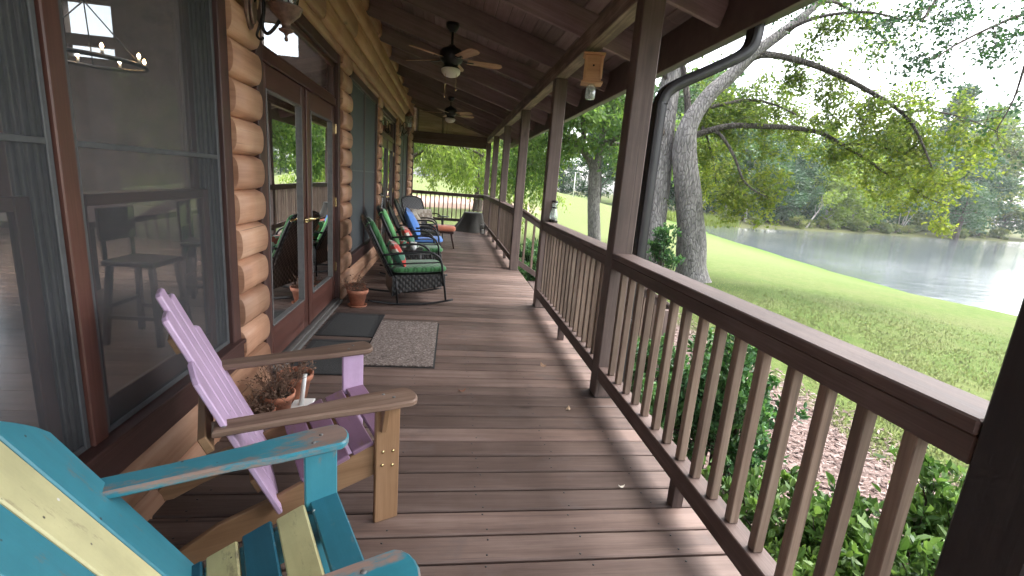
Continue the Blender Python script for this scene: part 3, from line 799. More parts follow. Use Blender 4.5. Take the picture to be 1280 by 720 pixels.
# ------------------------------------------------------------------ porch roof
def zr(x): return 2.77 - .29 * (x - 1.1)          # underside of the rafters
roof = thing('porch_roof', 'dark stained sloping porch ceiling of boards on deep rafters', 'roof', (1.1, 6.5, 2.6))
mb = MB(); sl = math.hypot(1, .29); nb = 22; xa, xb = HX - .05, 1.80
for i in range(nb):
    a = xa + (xb - xa) * i / nb; b = xa + (xb - xa) * (i + 1) / nb - .004; xm = (a + b) / 2
    ys = [-2.0, random.uniform(2, 5), random.uniform(8, 11), 15.35]
    for p, q in zip(ys[:-1], ys[1:]):
        mb.beam((xm, p + .001, zr(xm) + .235 + .011), (xm, q - .001, zr(xm) + .235 + .011), (b - a) * sl, .02, (.29, 0, 1), .006)
mb.build('ceiling_boards', M['ceil'], roof, True)
mb = MB(); mb.beam((xa - .3, 6.7, zr(xa - .3) + .30), (1.86, 6.7, zr(1.86) + .30), 17.6, .05, (.29, 0, 1), .004); mb.build('shingles', M['roof'], roof, True)
for y in [-1.58, -.37, .84, 2.05, 3.26, 4.468, 5.678, 6.87, 8.05, 9.236, 10.456, 11.65, 12.877, 14.1]:
    mb = MB(); x0, x1 = -1.15, 1.78
    mb.beam((x0, y + .02, zr(x0) + .1165), (x1, y + .02, zr(x1) + .1165), .040, .226, (.29, 0, 1), .003); mb.build('rafter', M['ceil'], roof, True)
mb = MB(); mb.box(1.10, 1.228, -1.9, 7.72, 2.612, 2.775, .005, 1); mb.box(1.10, 1.228, 7.723, 15.34, 2.612, 2.775, .005, 1); mb.build('beam', M['beam'], roof, True)
mb = MB(); mb.box(1.785, 1.815, -2.0, 15.35, 2.50, 2.80, .003, 1); mb.build('fascia', M['fascia'], roof, True)
mb = MB()          # K-style gutter, open box section
for (dx0, dx1, dz0, dz1) in ((.0, .11, 0, .006), (.0, .006, .006, .12), (.104, .11, .006, .10), (.104, .122, .10, .118)):
    mb.box(1.816 + dx0, 1.816 + dx1, -2.0, 15.35, 2.585 + dz0 - .05, 2.585 + dz1 - .05, .0015, 1)
mb.build('gutter', M['gutter'], roof, True)
mb = MB()          # far gable: plank siding, studs, rake and end beams
for k in range(11):
    z0 = 2.78 + k * .085; z1 = z0 + .082
    xr = min(1.12, 1.1 - (z1 - 2.99) / .29)
    if xr > -1.1: mb.box(HX, xr, 15.24, 15.262, z0, z1, .003, 0)
mb.build('gable_boards', M['gable'], roof, True)
mb = MB(); mb.box(-1.07, -.99, 15.19, 15.239, 2.78, 3.55, .004, 2); mb.box(-.30, -.23, 15.19, 15.239, 2.78, 3.33, .004, 2)
mb.beam((-1.15, 15.2, zr(-1.15) + .1), (1.2, 15.2, zr(1.2) + .1), .09, .12, (.29, 0, 1), .004); mb.build('gable_stud', M['beam'], roof, True)
mb = MB(); mb.box(HX, 1.099, 15.13, 15.25, 2.57, 2.775, .004, 0); mb.box(HX, 1.099, 15.17, 15.25, 2.43, 2.566, .004, 0); mb.build('end_beam', M['post'], roof, True)

# posts
PY = [(.602, .742), (2.986, 3.116), (5.416, 5.546), (7.837, 7.967), (10.251, 10.381), (12.663, 12.793), (15.073, 15.203)]
PL = ['dark porch post at the near end of the railing, cropped by the frame edge', 'porch post with the brown downspout clamped beside it', 'porch post behind the clear jar lantern at the near side of the steps', 'porch post at the far side of the steps, next to the first railing beyond', 'second porch post beyond the steps, between two short railings', 'third porch post beyond the steps, close to the far corner', 'corner porch post at the end of the deck beside the draped table']
POSTS = []
for i, ((a, b), lb) in enumerate(zip(PY, PL)):
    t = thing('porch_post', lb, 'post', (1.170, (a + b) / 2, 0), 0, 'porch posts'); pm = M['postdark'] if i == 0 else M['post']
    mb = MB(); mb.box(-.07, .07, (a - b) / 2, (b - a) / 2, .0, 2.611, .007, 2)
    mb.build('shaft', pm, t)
    mb = MB(); mb.box(-.074, .074, -.074, .074, .0005, .006, .001); mb.build('post_shoe', M['iron'], t)
t = thing('porch_post', 'porch post standing against the log wall at the far end rail', 'post', (-1.155, 15.17, 0), 0, 'porch posts')
mb = MB(); mb.box(-.045, .045, -.0465, .0465, 0, 2.43, .006, 2); mb.build('shaft', M['post'], t)
mb = MB(); mb.box(-.052, .052, -.055, .055, .0005, .006, .001); mb.build('post_shoe', M['iron'], t)

def railing(y0, y1, label, n=None, first=None, foot=True):
    t = thing('porch_railing', label, 'railing', (1.145, (y0 + y1) / 2, 0), 0, 'deck railings')
    mb = MB(); mb.box(1.100, 1.245, y0 + .002, y1 - .002, 1.007, 1.045, .005, 1); mb.build('rail_cap', M['rail'], t, True)
    mb = MB(); mb.box(1.106, 1.192, y0 + .002, y1 - .002, .94, 1.0065, .004, 1); mb.build('top_rail', M['rail'], t, True)
    mb = MB(); mb.box(1.103, 1.19, y0 + .002, y1 - .002, .137, .235, .004, 1); mb.build('bottom_rail', M['rail'], t, True)
    L = y1 - y0; n = int(round(L / .136)) - 1; st = L / (n + 1)
    for k in range(n):
        y = y0 + st * (k + 1) + random.uniform(-.004, .004)
        mb = MB(); mb.beam((1.1465, y, .2355), (1.1465 + random.uniform(-.003, .003), y + random.uniform(-.003, .003), .9395), .037, .037, (0, 1, 0), .003); mb.build('baluster', M['balus'], t, True)
    if foot:
        mb = MB(); mb.box(1.12, 1.175, (y0 + y1) / 2 - .045, (y0 + y1) / 2 + .01, .0005, .1365, .003, 2); mb.build('rail_foot', M['rail'], t, True)
railing(.742, 2.986, 'long wooden railing section in front, from the dark near post to the downspout post')
railing(3.116, 5.416, 'wooden railing section that carries the clear jar lantern, ending at the steps')
railing(7.967, 10.251, 'first wooden railing section beyond the steps')
railing(10.381, 12.663, 'second wooden railing section beyond the steps')
railing(12.793, 15.073, 'last wooden railing section beside the draped table at the far corner')
t = thing('porch_railing', 'wooden end railing across the far end of the deck, seen against bright lawn', 'railing', (0, 15.16, 0), 0, 'deck railings')
mb = MB(); mb.box(-1.108, 1.098, 15.09, 15.22, .985, 1.022, .005, 0); mb.build('rail_cap', M['rail'], t, True)
mb = MB(); mb.box(-1.108, 1.098, 15.12, 15.20, .92, .9845, .004, 0); mb.build('top_rail', M['rail'], t, True)
mb = MB(); mb.box(-1.108, 1.098, 15.12, 15.20, .137, .225, .004, 0); mb.build('bottom_rail', M['rail'], t, True)
for k in range(15):
    x = -1.108 + 2.206 * (k + 1) / 16
    mb = MB(); mb.box(x - .017, x + .017, 15.143, 15.177, .2255, .9195, .003, 2); mb.build('baluster', M['balus'], t, True)

# steps down to the lawn and their sloping rails
st = thing('porch_steps', 'wooden steps going down from the deck to the lawn between two sloping rails', 'steps', (1.27, 6.7, 0))
for k in range(4):
    for j in range(2):
        mb = MB(); mb.box(1.27 + k * .3 + j * .148, 1.27 + k * .3 + j * .148 + .143, 5.60, 7.82, -.17 * (k + 1) - .038, -.17 * (k + 1), .004, 1); mb.build('tread', M['rail'], st, True)
for y in (5.61, 6.7, 7.77):
    mb = MB(); mb.prism([(0, -.06), (1.25, -.06 - .17 * 4.15), (1.25, -.95), (.95, -.95), (0, -.34)], (1.268, y, -.16), (1, 0, 0), (0, 0, 1), .038, .002); mb.build('stringer', M['post'], st, True)
for y, lb in ((7.915, 'sloping stair rail on the far side of the steps'), (5.50, 'sloping stair rail on the near side of the steps, seen behind the balusters')):
    t = thing('stair_railing', lb, 'stair railing', (2.7, y, -.9), 0, 'stair rails'); k = -.585
    X0, X1 = 1.20, 2.95; f = lambda x, z: z + k * (x - 1.2)
    mb = MB(); mb.beam((X0, y, f(X0, 1.065)), (X1, y, f(X1, 1.065)), .13, .036, (0, 0, 1), .004); mb.build('rail_cap', M['rail'], t, True)
    mb = MB(); mb.beam((X0, y, f(X0, .995)), (X1, y, f(X1, .995)), .04, .088, (0, 0, 1), .004); mb.build('top_rail', M['rail'], t, True)
    mb = MB(); mb.beam((X0, y, f(X0, .15)), (X1, y, f(X1, .15)), .04, .088, (0, 0, 1), .004); mb.build('bottom_rail', M['rail'], t, True)
    for j in range(10):
        x = 1.33 + j * .15
        mb = MB(); mb.beam((x, y, f(x, .19)), (x, y, f(x, .955)), .036, .036, (0, 1, 0), .003); mb.build('baluster', M['balus'], t, True)
    mb = MB(); mb.box(2.76, 2.85, y - .045 - .07, y + .045 - .07, -.95, f(2.8, .98), .005, 2); mb.build('newel_post', M['post'], t, True)

# downspout on the outer side of the post
ds = thing('downspout', 'dark brown corrugated downspout bending from the gutter to the porch post', 'downspout', (1.30, 3.07, 0))
P = catmull([(1.86, 3.02, 2.54), (1.86, 3.02, 2.46), (1.845, 3.025, 2.40), (1.79, 3.03, 2.345), (1.62, 3.045, 2.25), (1.44, 3.06, 2.155), (1.36, 3.065, 2.10), (1.325, 3.065, 2.03), (1.318, 3.065, 1.9), (1.318, 3.065, 1.0), (1.318, 3.065, -.7)], 5)
mb = MB()
n = 28; rings = []
def dsr(i, k):
    p = P[i]; t = (P[min(i + 1, len(P) - 1)] - P[max(i - 1, 0)]).normalized()
    y = Vector((0, 1, 0)); y = (y - t * y.dot(t)).normalized(); x = y.cross(t)
    a = 2 * PI * k / n; c, s_ = math.cos(a), math.sin(a)
    rx = .033 * math.copysign(abs(c) ** .35, c); ry = .045 * math.copysign(abs(s_) ** .35, s_)
    rib = .0035 * math.cos(a * 14)
    return p + x * (rx + (rib if abs(c) > .6 else 0) * math.copysign(1, c)) + y * (ry + (rib if abs(s_) > .6 else 0) * math.copysign(1, s_))
mb.grid(lambda u, v: dsr(int(round(v * (len(P) - 1))), int(round(u * n)) % n), n, len(P) - 1, True)
mb.build('pipe', M['gutter'], ds, True)
for z in (.55,):
    mb = MB(); mb.box(1.2405, 1.362, 3.01, 3.12, z, z + .03, .002, 0); mb.build('strap', M['gutter'], ds, True)

# ------------------------------------------------------------------ chairs
def adirondack(name, label, loc, rz, mats_, B, th, Lb, arm_front=.095, back_w=.58, arch=0.0, ns=6, fan=.92, spread=0.0, stags=(.06, .02, 0.0, .02, .06)):
    t = thing(name, label, 'chair', loc, rz, 'painted slatted chairs on the deck')
    side, legm_near, legm_far, armm, seatm, backm = mats_
    # side rails: from the front leg down to the floor at the rear
    def zb(x): return .345 + .30 * x if x > -.45 else .21
    poly = [(.045, .355), (-.08, .345), (-.25, .285), (-.42, .225), (-.60, .175), (-.82, .055), (-.86, .006), (-.76, .004), (-.66, .045), (-.5, .095), (-.35, .13), (-.18, .185), (.045, .235)]
    for y in (-.247, .247):
        mb = MB(); mb.prism(poly, (0, y + .0115, 0), (1, 0, 0), (0, 0, 1), .023, .003); mb.build('side_rail', side, t)
    for s, m in ((-1, legm_near), (1, legm_far)):
        mb = MB(); mb.box(-.05, .05, s * .2735 - .0125, s * .2735 + .0125, 0.0, .553, .004, 2)
        mb.build('leg', m, t)
        mb = MB(); mb.prism([(0, .0), (.0, -.13), (.02, -.125), (.055, -.02), (.06, 0)], (-.012, s * .2865, .553), (0, s, 0), (0, 0, 1), .022, .002); mb.build('arm_bracket', m, t)
        for (bx, bz) in ((-.022, .27), (.02, .26), (-.02, .33), (.022, .325)):
            mb = MB(); mb.lathe([(.0065, 0), (.0065, .003), (0, .005)], (bx, s * .287, bz), 8, Matrix.Rotation(-s * PI / 2, 3, 'X')); mb.build('bolt', M['brass'], t)
        # arm: paddle with round front, narrowing to the rear
        yc = s * .295 - (spread if s < 0 else 0)
        pts = [(arm_front - .03, .078), (-.02, .076), (-.12, .066), (-.25, .05), (-.40, .04), (-.60, .036)]
        o = [(x, w) for x, w in pts]; front = [(arm_front - .03 + .03 * math.sin(a), .078 * math.cos(a) if abs(math.cos(a)) > 1e-3 else 0) for a in np.linspace(0, PI, 9)]
        inner = [(x, s * 0 - (.058 if x > -.1 else .05)) for x, w in reversed(pts)]
        outl = [(x, s * w) for x, w in pts[::-1]] + [(arm_front - .03 + .04 * math.sin(a), s * (.01 + .068 * math.cos(a))) for a in np.linspace(.2, PI - .2, 8)] + [(x, -s * (.058 if x > -.15 else .045)) for x, w in pts]
        mb = MB(); mb.prism([(x, yc + y) for x, y in outl], (0, 0, .5535), (1, 0, 0), (0, 1, 0), .026, .006); mb.build('arm', armm, t)
        for (bx, by) in ((.01, .02), (-.02, -.02), (-.565, .01)):
            mb = MB(); mb.lathe([(.007, .0), (.006, .002), (0, .0028)], (bx, yc + s * by, .5796), 8); mb.build('screw_head', M['alul'], t)
    # back
    thr = rad(th); u = Vector((-math.sin(thr), 0, math.cos(thr))); nrm = Vector((math.cos(thr), 0, math.sin(thr)))
    nb = len(stags); sw = back_w / nb
    for k in range(nb):
        y0 = -back_w / 2 + k * sw + .004; w = sw - .008
        L = Lb - stags[k]; sl = (stags[k] - (stags[k - 1] if k else stags[k] + .055)); sr = 0
        # rounded tops following the arch of the whole back
        top = []
        for q in np.linspace(0, 1, 7):
            yy = (y0 + q * w) / (back_w / 2)
            top.append((y0 + q * w, L - arch * abs(yy) ** 2.0 - (stags[-1] * .16 + .01) * max(0, abs(yy) - .55) ** 1.5 / .3 - (.008 if q in (0, 1) else 0)))
        poly = [(y0 * fan, 0), ((y0 + w) * fan, 0)] + top[::-1]
        m = backm[k % len(backm)]
        mb = MB(); o = Vector((B[0], 0, B[1])); mb.prism(poly, o - nrm * .009, (0, 1, 0), u, .019, .004, along=1); mb.build('back_slat', m, t)
    for d, w in ((.12, .50), (.50, .66), (Lb * .80, .24)):
        c = Vector((B[0], 0, B[1])) + u * d - nrm * .0225
        if d == .50: c.z = .535
        mb = MB(); mb.beam((c.x, -w / 2, c.z), (c.x, w / 2, c.z), .026, .06, nrm.cross(Vector((0, 1, 0))), .003); mb.build('back_brace', side, t)
    # seat slats, dipping to the rear
    xs = [(0, 0), (-.012, .358), (-.112, .336), (-.208, .303), (-.303, .27), (-.395, .238)]
    for k, (x, z) in enumerate(xs[:ns]):
        m = seatm[k % len(seatm)]
        if k == 0: mb = MB(); mb.beam((.034, -.234, .292), (.034, .234, .292), .02, .085, (0, 0, 1), .004)
        else:
            sl_ = .12 if k == 1 else .36; 
            mb = MB(); mb.beam((x + .02, -.262 + random.uniform(-.006, .006), z + .012), (x + .02, .275 + random.uniform(-.006, .006), z + .012), .088, .021, (-sl_, 0, 1), .005)
        mb.build('seat_slat', m, t)
    return t
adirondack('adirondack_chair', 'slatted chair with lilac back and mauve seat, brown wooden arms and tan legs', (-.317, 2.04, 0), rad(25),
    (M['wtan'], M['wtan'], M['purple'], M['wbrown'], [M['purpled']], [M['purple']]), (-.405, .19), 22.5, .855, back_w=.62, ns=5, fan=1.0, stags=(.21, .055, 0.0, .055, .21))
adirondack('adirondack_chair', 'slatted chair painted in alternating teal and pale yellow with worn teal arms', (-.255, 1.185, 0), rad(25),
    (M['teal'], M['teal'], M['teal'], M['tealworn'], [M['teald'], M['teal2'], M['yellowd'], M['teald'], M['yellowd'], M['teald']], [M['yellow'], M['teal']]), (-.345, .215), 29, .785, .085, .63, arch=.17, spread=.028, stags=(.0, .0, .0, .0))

def arc(a, b, c, n): return catmull([a, b, c], n)
def wicker_chair(label, loc, rz, rocker=True, mat='wick', group='wicker chairs along the log wall', cat='rocking chair'):
    t = thing('rocking_chair' if rocker else 'wicker_armchair', label, cat, loc, rz, group); W = M[mat]; W2 = .30
    # woven seat body with skirts
    mb = MB()
    mb.beam((-.60, 0, .325), (.0, 0, .345), .58, .03, (0, 0, 1), .006)
    def skirt(y):
        mb.prism([(-.60, .315), (.0, .335), (.005, .225), (-.12, .20), (-.3, .175), (-.5, .145), (-.60, .10)], (0, y + .008, 0), (1, 0, 0), (0, 0, 1), .016, .003)
    skirt(-.285); skirt(.285); mb.box(-.012, .004, -.28, .28, .215, .335, .003); mb.box(-.602, -.588, -.28, .28, .11, .32, .003)
    mb.build('seat', W, t)
    # tall reclined woven back with rounded top
    thr = rad(25); u = Vector((-math.sin(thr), 0, math.cos(thr))); nrm = Vector((math.cos(thr), 0, math.sin(thr)))
    pl = [(-.27, 0), (.27, 0), (.29, .35), (.285, .58)] + [(.285 * math.cos(a), .58 + .12 * math.sin(a)) for a in np.linspace(.2, PI - .2, 11)] + [(-.285, .58), (-.29, .35)]
    mb = MB(); mb.prism(pl, Vector((-.60, 0, .335)) - nrm * .03, (0, 1, 0), u, .03, .006); mb.build('backrest', W, t)
    fr = [Vector((-.60, 0, .335)) + Vector((0, a, 0)) + u * b for a, b in pl[1:]] + [Vector((-.60, -.27, .335))]
    mb = MB(); mb.tube(fr, .016, 8); mb.build('back_frame', M['black'], t)
    for s in (-1, 1):
        y = s * W2
        A = catmull([(-.70, y, .575), (-.45, y, .60), (-.22, y, .615), (-.10, y, .57), (-.05, y, .48), (-.035, y, .36), (-.005, y, .20), (.015, y, .055)], 5)
        mb = MB(); mb.tube(A, .0135, 8); mb.build('arm', M['black'], t)
        mb = MB(); mb.tube([(-.67, y * .98, .47), (-.06, y * .98, .50)], .009, 6); mb.build('side_bar', M['black'], t)
        mb = MB(); mb.tube([(-.56, y * .95, .33), (-.55, y, .18), (-.54, y, .022)], .0125, 8); mb.build('leg', M['black'], t)
        if rocker:
            R = [(x, y, .012 + .22 * (x + .36) ** 2) for x in np.linspace(-.86, .10, 17)]
            mb = MB(); mb.tube(R, .0125, 8); mb.build('rocker_runner', M['black'], t)
        else:
            mb = MB(); mb.tube([(.0, y, .2), (.015, y, .0)], .0125, 8); mb.build('front_leg', M['black'], t)
    mb = MB(); mb.tube([(-.545, -W2, .14), (-.545, W2, .14)], .01, 6); mb.build('stretcher', M['black'], t)
    return t
def T(loc, rz): return Matrix.Translation(Vector(loc)) @ Matrix.Rotation(rz, 4, 'Z')
def cushion_set(loc, rz, mat, label, name='chair_cushion', back=True, backmat=None):
    m = thing(name, label, 'cushion', (loc[0], loc[1], .362), rz, 'cushions on the wicker chairs')
    mb = MB(); mb.blob((-.28, 0, .038), (.315, 0, .01), (0, .27, 0), (0, 0, .04), .25); mb.build('seat_pad', M[mat], m)
    if back:
        thr = rad(25); u = Vector((-math.sin(thr), 0, math.cos(thr))); nrm = Vector((math.cos(thr), 0, math.sin(thr)))
        mb = MB(); mb.blob(Vector((-.60, 0, -.02)) + u * .345 + nrm * .04, tuple(u * .29), (0, .235, 0), tuple(nrm * .038), .22); mb.build('back_pad', M[backmat or mat], m)
        mb = MB(); 
        for s in (-1, 1): mb.tube(catmull([Vector((-.60, s * .24, -.02)) + u * .62 + nrm * .02, Vector((-.60, s * .292, -.02)) + u * .63, Vector((-.60, s * .25, -.02)) + u * .60 - nrm * .04], 4), .006, 5)
        mb.build('tie', M[backmat or mat], m)
    return m
def throw(label, c, rx, ry, rz, sx, sy, sz, mat, cat='pillow'):
    R = Matrix.Rotation(rz, 3, 'Z') @ Matrix.Rotation(ry, 3, 'Y') @ Matrix.Rotation(rx, 3, 'X')
    mb = MB(); mb.pillow((0, 0, 0), R @ Vector((sx, 0, 0)), R @ Vector((0, sy, 0)), R @ Vector((0, 0, sz)))
    o = mb.build('throw_pillow', M[mat]); o.location = c
    return tag(o, label, cat, 'pillows on the wicker chairs')
def inchair(loc, rz, p): return tuple(Matrix.Translation(Vector(loc)) @ Matrix.Rotation(rz, 4, 'Z') @ Vector(p))

C1 = ((-.06, 5.66, 0), rad(14)); C2 = ((-.10, 7.13, 0), rad(8)); C3 = ((-.10, 8.22, 0), rad(4)); C4 = ((-.33, 10.9, 0), rad(-52))
wicker_chair('black wicker rocking chair with green quilted cushions, closest to the door mats', *C1)
cushion_set(*C1, 'green', 'deep green quilted cushion set on the wicker rocker by the door mats')
throw('floral pillow lying low on the green quilted seat of the front rocker', inchair(*C1, (-.52, -.02, .55)), 0, rad(62), C1[1], .16, .22, .07, 'floral')
wicker_chair('black wicker rocking chair with a pale green back cushion, second along the wall', *C2)
cushion_set(*C2, 'green', 'pale green box cushion set on the second wicker rocker', backmat='greenp')
throw('red and white floral pillow leaning on the pale green cushion', inchair(*C2, (-.47, -.05, .56)), 0, rad(60), C2[1], .17, .22, .075, 'floral')
wicker_chair('black wicker armchair with a blue seat cushion, third along the wall', *C3, rocker=False, cat='armchair')
cushion_set(*C3, 'blue', 'bright blue seat pad on the third wicker chair', back=False)
throw('large blue pillow leaning back in the third wicker chair', inchair(*C3, (-.48, -.08, .65)), 0, rad(64), C3[1], .26, .27, .09, 'blue')
wicker_chair('grey wicker armchair in the far corner turned towards the camera', *C4, rocker=False, mat='wickg', cat='armchair')
throw('long beige patterned pillow on the grey wicker armchair', inchair(*C4, (-.42, .02, .56)), 0, rad(60), C4[1], .17, .30, .08, 'beige')
throw('slim blue pillow in the fourth wicker chair behind the large blue one', inchair(C3[0], C3[1], (-.55, .62 + 1.05, .62)), 0, rad(70), rad(5), .20, .14, .07, 'blue')
C5 = ((-.14, 9.62, 0), rad(2))
wicker_chair('black wicker armchair with cream and blue pillows, fourth along the wall', *C5, rocker=False, cat='armchair')
throw('small cream pillow in the fourth wicker chair', inchair(*C5, (-.48, .08, .60)), 0, rad(62), C5[1], .19, .21, .08, 'beige')
bpy.context.view_layer.update()

# small wicker side table with cups between the rockers
t = thing('side_table', 'small dark wicker side table between the two green rockers', 'side table', (-.52, 6.42, 0))
mb = MB(); mb.box(-.21, .21, -.17, .17, .46, .48, .006); mb.build('tabletop', M['wick'], t)
for a in (-1, 1):
    for b in (-1, 1):
        mb = MB(); mb.tube([(a * .18, b * .14, .459), (a * .19, b * .15, 0)], .012, 8); mb.build('leg', M['black'], t)
mb = MB(); mb.box(-.17, .17, -.13, .13, .17, .185, .004); mb.build('shelf', M['wick'], t)
for i, (dx, dy, m, lb) in enumerate(((.09, -.05, 'white', 'white cup standing on the dark wicker side table'), (-.05, .03, 'floral', 'floral mug standing on the dark wicker side table'))):
    o = None; mb = MB(); mb.lathe([(0, 0), (.035, 0), (.042, .02), (.043, .095), (.038, .095), (.036, .012), (0, .01)], (0, 0, 0), 20)
    mb.tube(catmull([(.041, 0, .075), (.068, 0, .07), (.066, 0, .035), (.041, 0, .025)], 4), .006, 6)
    o = mb.build('cup', M[m]); o.location = (-.52 + dx, 6.42 + dy, .4805); tag(o, lb, 'cup')

# coral topped stool on splayed legs, low black table, draped table, little lantern
t = thing('stool', 'low stool with coral pink cushion top and splayed dark legs', 'stool', (-.05, 10.15, 0))
mb = MB(); mb.blob((0, 0, .405), (.24, 0, 0), (0, .20, 0), (0, 0, .06), .35); mb.build('cushion', M['coral'], t)
mb = MB(); mb.box(-.2, .2, -.16, .16, .31, .352, .006); mb.build('frame', M['case'], t)
for a in (-1, 1):
    for b in (-1, 1):
        mb = MB(); mb.tube([(a * .15, b * .11, .309), (a * .215, b * .17, 0)], [.026, .014], 8); mb.build('leg', M['case'], t)
t = thing('side_table', 'small black metal table by the end railing', 'side table', (-.12, 13.3, 0))
mb = MB(); mb.lathe([(0, .40), (.17, .40), (.175, .41), (.17, .42), (0, .42)], n=28); mb.build('tabletop', M['black'], t)
mb = MB(); mb.tube([(0, 0, .399), (0, 0, .03)], .022, 10); mb.build('stem', M['black'], t)
mb = MB(); mb.lathe([(0, 0), (.13, 0), (.13, .012), (.03, .03), (0, .03)], n=28); mb.build('foot', M['black'], t)
def drape(u, v):
    a = 2 * PI * u; f = .5 + .5 * math.sin(a * 7 + .6 * math.sin(a * 2)); 
    if v < .4: r = .30 * v / .4 ; return (r * math.cos(a), r * math.sin(a), .60)
    k = (v - .4) / .6
    r = .30 + k * (.07 + .09 * f) + .13 * k * k * (1 + math.cos(a - 3.4)); return (r * math.cos(a), r * math.sin(a), .60 - .598 * k + .01 * math.sin(k * PI))
mb = MB(); mb.grid(drape, 84, 18, True); o = mb.build('draped_table', M['tarp']); o.location = (.74, 13.85, 0); o.scale = (.9, .9, .9); tag(o, 'round table draped to the floor with a dark grey cloth', 'table')
t = thing('floor_lantern', 'little grey open lantern on the deck before the draped table', 'lantern', (1.0, 13.2, 0))
mb = MB()
for a in (-1, 1):
    for b in (-1, 1): mb.box(a * .05 - .008, a * .05 + .008, b * .05 - .008, b * .05 + .008, .02, .24, .002, 2)
mb.box(-.065, .065, -.065, .065, 0, .02, .003); mb.box(-.065, .065, -.065, .065, .24, .255, .003); mb.build('frame', M['alul'], t)
mb = MB(); mb.lathe([(0, .02), (.03, .02), (.03, .13), (0, .132)], n=14); mb.build('candle', M['white'], t)

# ------------------------------------------------------------------ mats
def mat_thing(label, x0, x1, y0, y1, rz=0):
    cx, cy = (x0 + x1) / 2, (y0 + y1) / 2; a, b = (x1 - x0) / 2, (y1 - y0) / 2
    t = thing('door_mat', label, 'door mat', (cx, cy, 0), rz)
    mb = MB(); framerect(mb, -1, 1, 0, 1, 0, 1, .1) if False else None
    mb.box(-a, a, -b, -b + .045, .0, .009, .003, 0); mb.box(-a, a, b - .045, b, .0, .009, .003, 0)
    mb.box(-a, -a + .045, -b + .045, b - .045, .0, .009, .003, 1); mb.box(a - .045, a, -b + .045, b - .045, .0, .009, .003, 1); mb.build('rubber_border', M['rubber'], t)
    mb = MB(); mb.box(-a + .0455, a - .0455, -b + .0455, b - .0455, .0, .007, .003); mb.build('pile', M['matfab'], t)
mat_thing('black rubber-edged door mat nearer the lilac chair, under its arm', -1.09, -.62, 3.28, 4.02)
mat_thing('charcoal door mat with worn grey pile by the door threshold, beyond the other black mat', -1.095, -.60, 4.12, 4.84, rad(-1.5))
t = thing('rug', 'thick speckled grey-brown doormat rug with dark fringed rubber edge', 'rug', (-.325, 4.03, 0), rad(-.6))
mb = MB(); mb.box(-.275, .275, -.575, .575, .006, .018, .005); mb.build('pile', M['rug'], t)
mb = MB(); mb.box(-.282, .282, -.58, .58, 0, .0058, .002)
for k in range(52):
    for s in (-1, 1): mb.box(s * .284 - .006, s * .284 + .006, -.585 + k * .0226, -.585 + k * .0226 + .012, .0, .005, .001)
mb.build('backing', M['rubber'], t)

# ------------------------------------------------------------------ pots
def pot(label, loc, s=1.0, saucer=True, seed=1, plant=1.0, lean=0):
    t = thing('flower_pot', label, 'flower pot', loc, 0, 'terracotta pots along the wall'); z0 = .014 if saucer else 0
    if saucer:
        mb = MB(); mb.lathe([(0, 0), (.105 * s, 0), (.125 * s, .022 * s), (.118 * s, .022 * s), (.10 * s, .010), (0, .010)], n=32); mb.build('saucer', M['terra'], t)
    mb = MB(); mb.lathe([(0, z0), (.082 * s, z0), (.115 * s, z0 + .155 * s), (.130 * s, z0 + .157 * s), (.136 * s, z0 + .205 * s), (.124 * s, z0 + .207 * s), (.113 * s, z0 + .15 * s), (0, z0 + .15 * s)], n=36); mb.build('pot', M['terra'], t)
    mb = MB(); mb.lathe([(.115 * s, z0 + .168 * s), (.06 * s, z0 + .18 * s), (0, z0 + .176 * s)], n=24); mb.build('soil', M['soil'], t)
    r = random.Random(seed); mb = MB(); n = int(26 * plant)
    for k in range(n):
        a = r.uniform(0, 2 * PI); rr = r.uniform(0, .07) * s; p = Vector((rr * math.cos(a), rr * math.sin(a), z0 + .17 * s)); d = Vector((math.cos(a) * r.uniform(.1, .8), math.sin(a) * r.uniform(.1, .8), r.uniform(.5, 1))).normalized()
        L = r.uniform(.07, .22) * s * (.8 + .3 * plant); P = [p]
        for q in range(4):
            d = (d + Vector((r.uniform(-.3, .3), r.uniform(-.3, .3), r.uniform(-.25, .1)))).normalized(); P.append(P[-1] + d * L / 4)
        mb.tube(P, [.003, .0026, .002, .0016, .001], 4, rnd=r.random())
        for q in range(9):
            c = P[r.randint(1, 4)] + Vector((r.uniform(-.02, .02), r.uniform(-.02, .02), r.uniform(-.015, .02))); e = r.uniform(.005, .013)
            v = [mb.bm.verts.new(c + Vector((r.uniform(-e, e), r.uniform(-e, e), r.uniform(-e, e)))) for _ in range(4)]
            mb.face(v, [(0, 0)] * 4, r.random())
    mb.build('dried_plant', M['dry'], t)
pot('small terracotta pot of dried plant, partly behind the lilac chair arm', (-.97, 2.56, 0), .50, False, 3, 1.6)
pot('wide terracotta pot with dried brown flowers behind the lilac chair', (-.93, 2.69, 0), .70, False, 4, 2.6)
pot('terracotta pot with a few thin stems at the door casing', (-.905, 2.93, 0), .80, False, 5, 1.0)
pot('terracotta pot on a saucer with dry stems beyond the doors', (-.93, 5.16, 0), .85, True, 6, .9)
pot('terracotta pot standing against the log wall behind the saucered pot', (-1.0, 5.42, 0), .85, False, 8, .6)
t = thing('garden_tube', 'white plastic garden tube standing beside the terracotta pots', 'garden tube', (-.835, 2.80, 0))
mb = MB(); mb.tube([(0, 0, .012), (.02, .015, .20)], [.014, .013], 12); mb.lathe([(.006, .205), (.0145, .204), (.014, .2)], (.0205, .0155, 0), 10); mb.build('tube', M['white'], t)
mb = MB(); mb.box(-.06, .06, -.07, .09, 0, .0115, .003); mb.build('base_tile', M['white'], t)

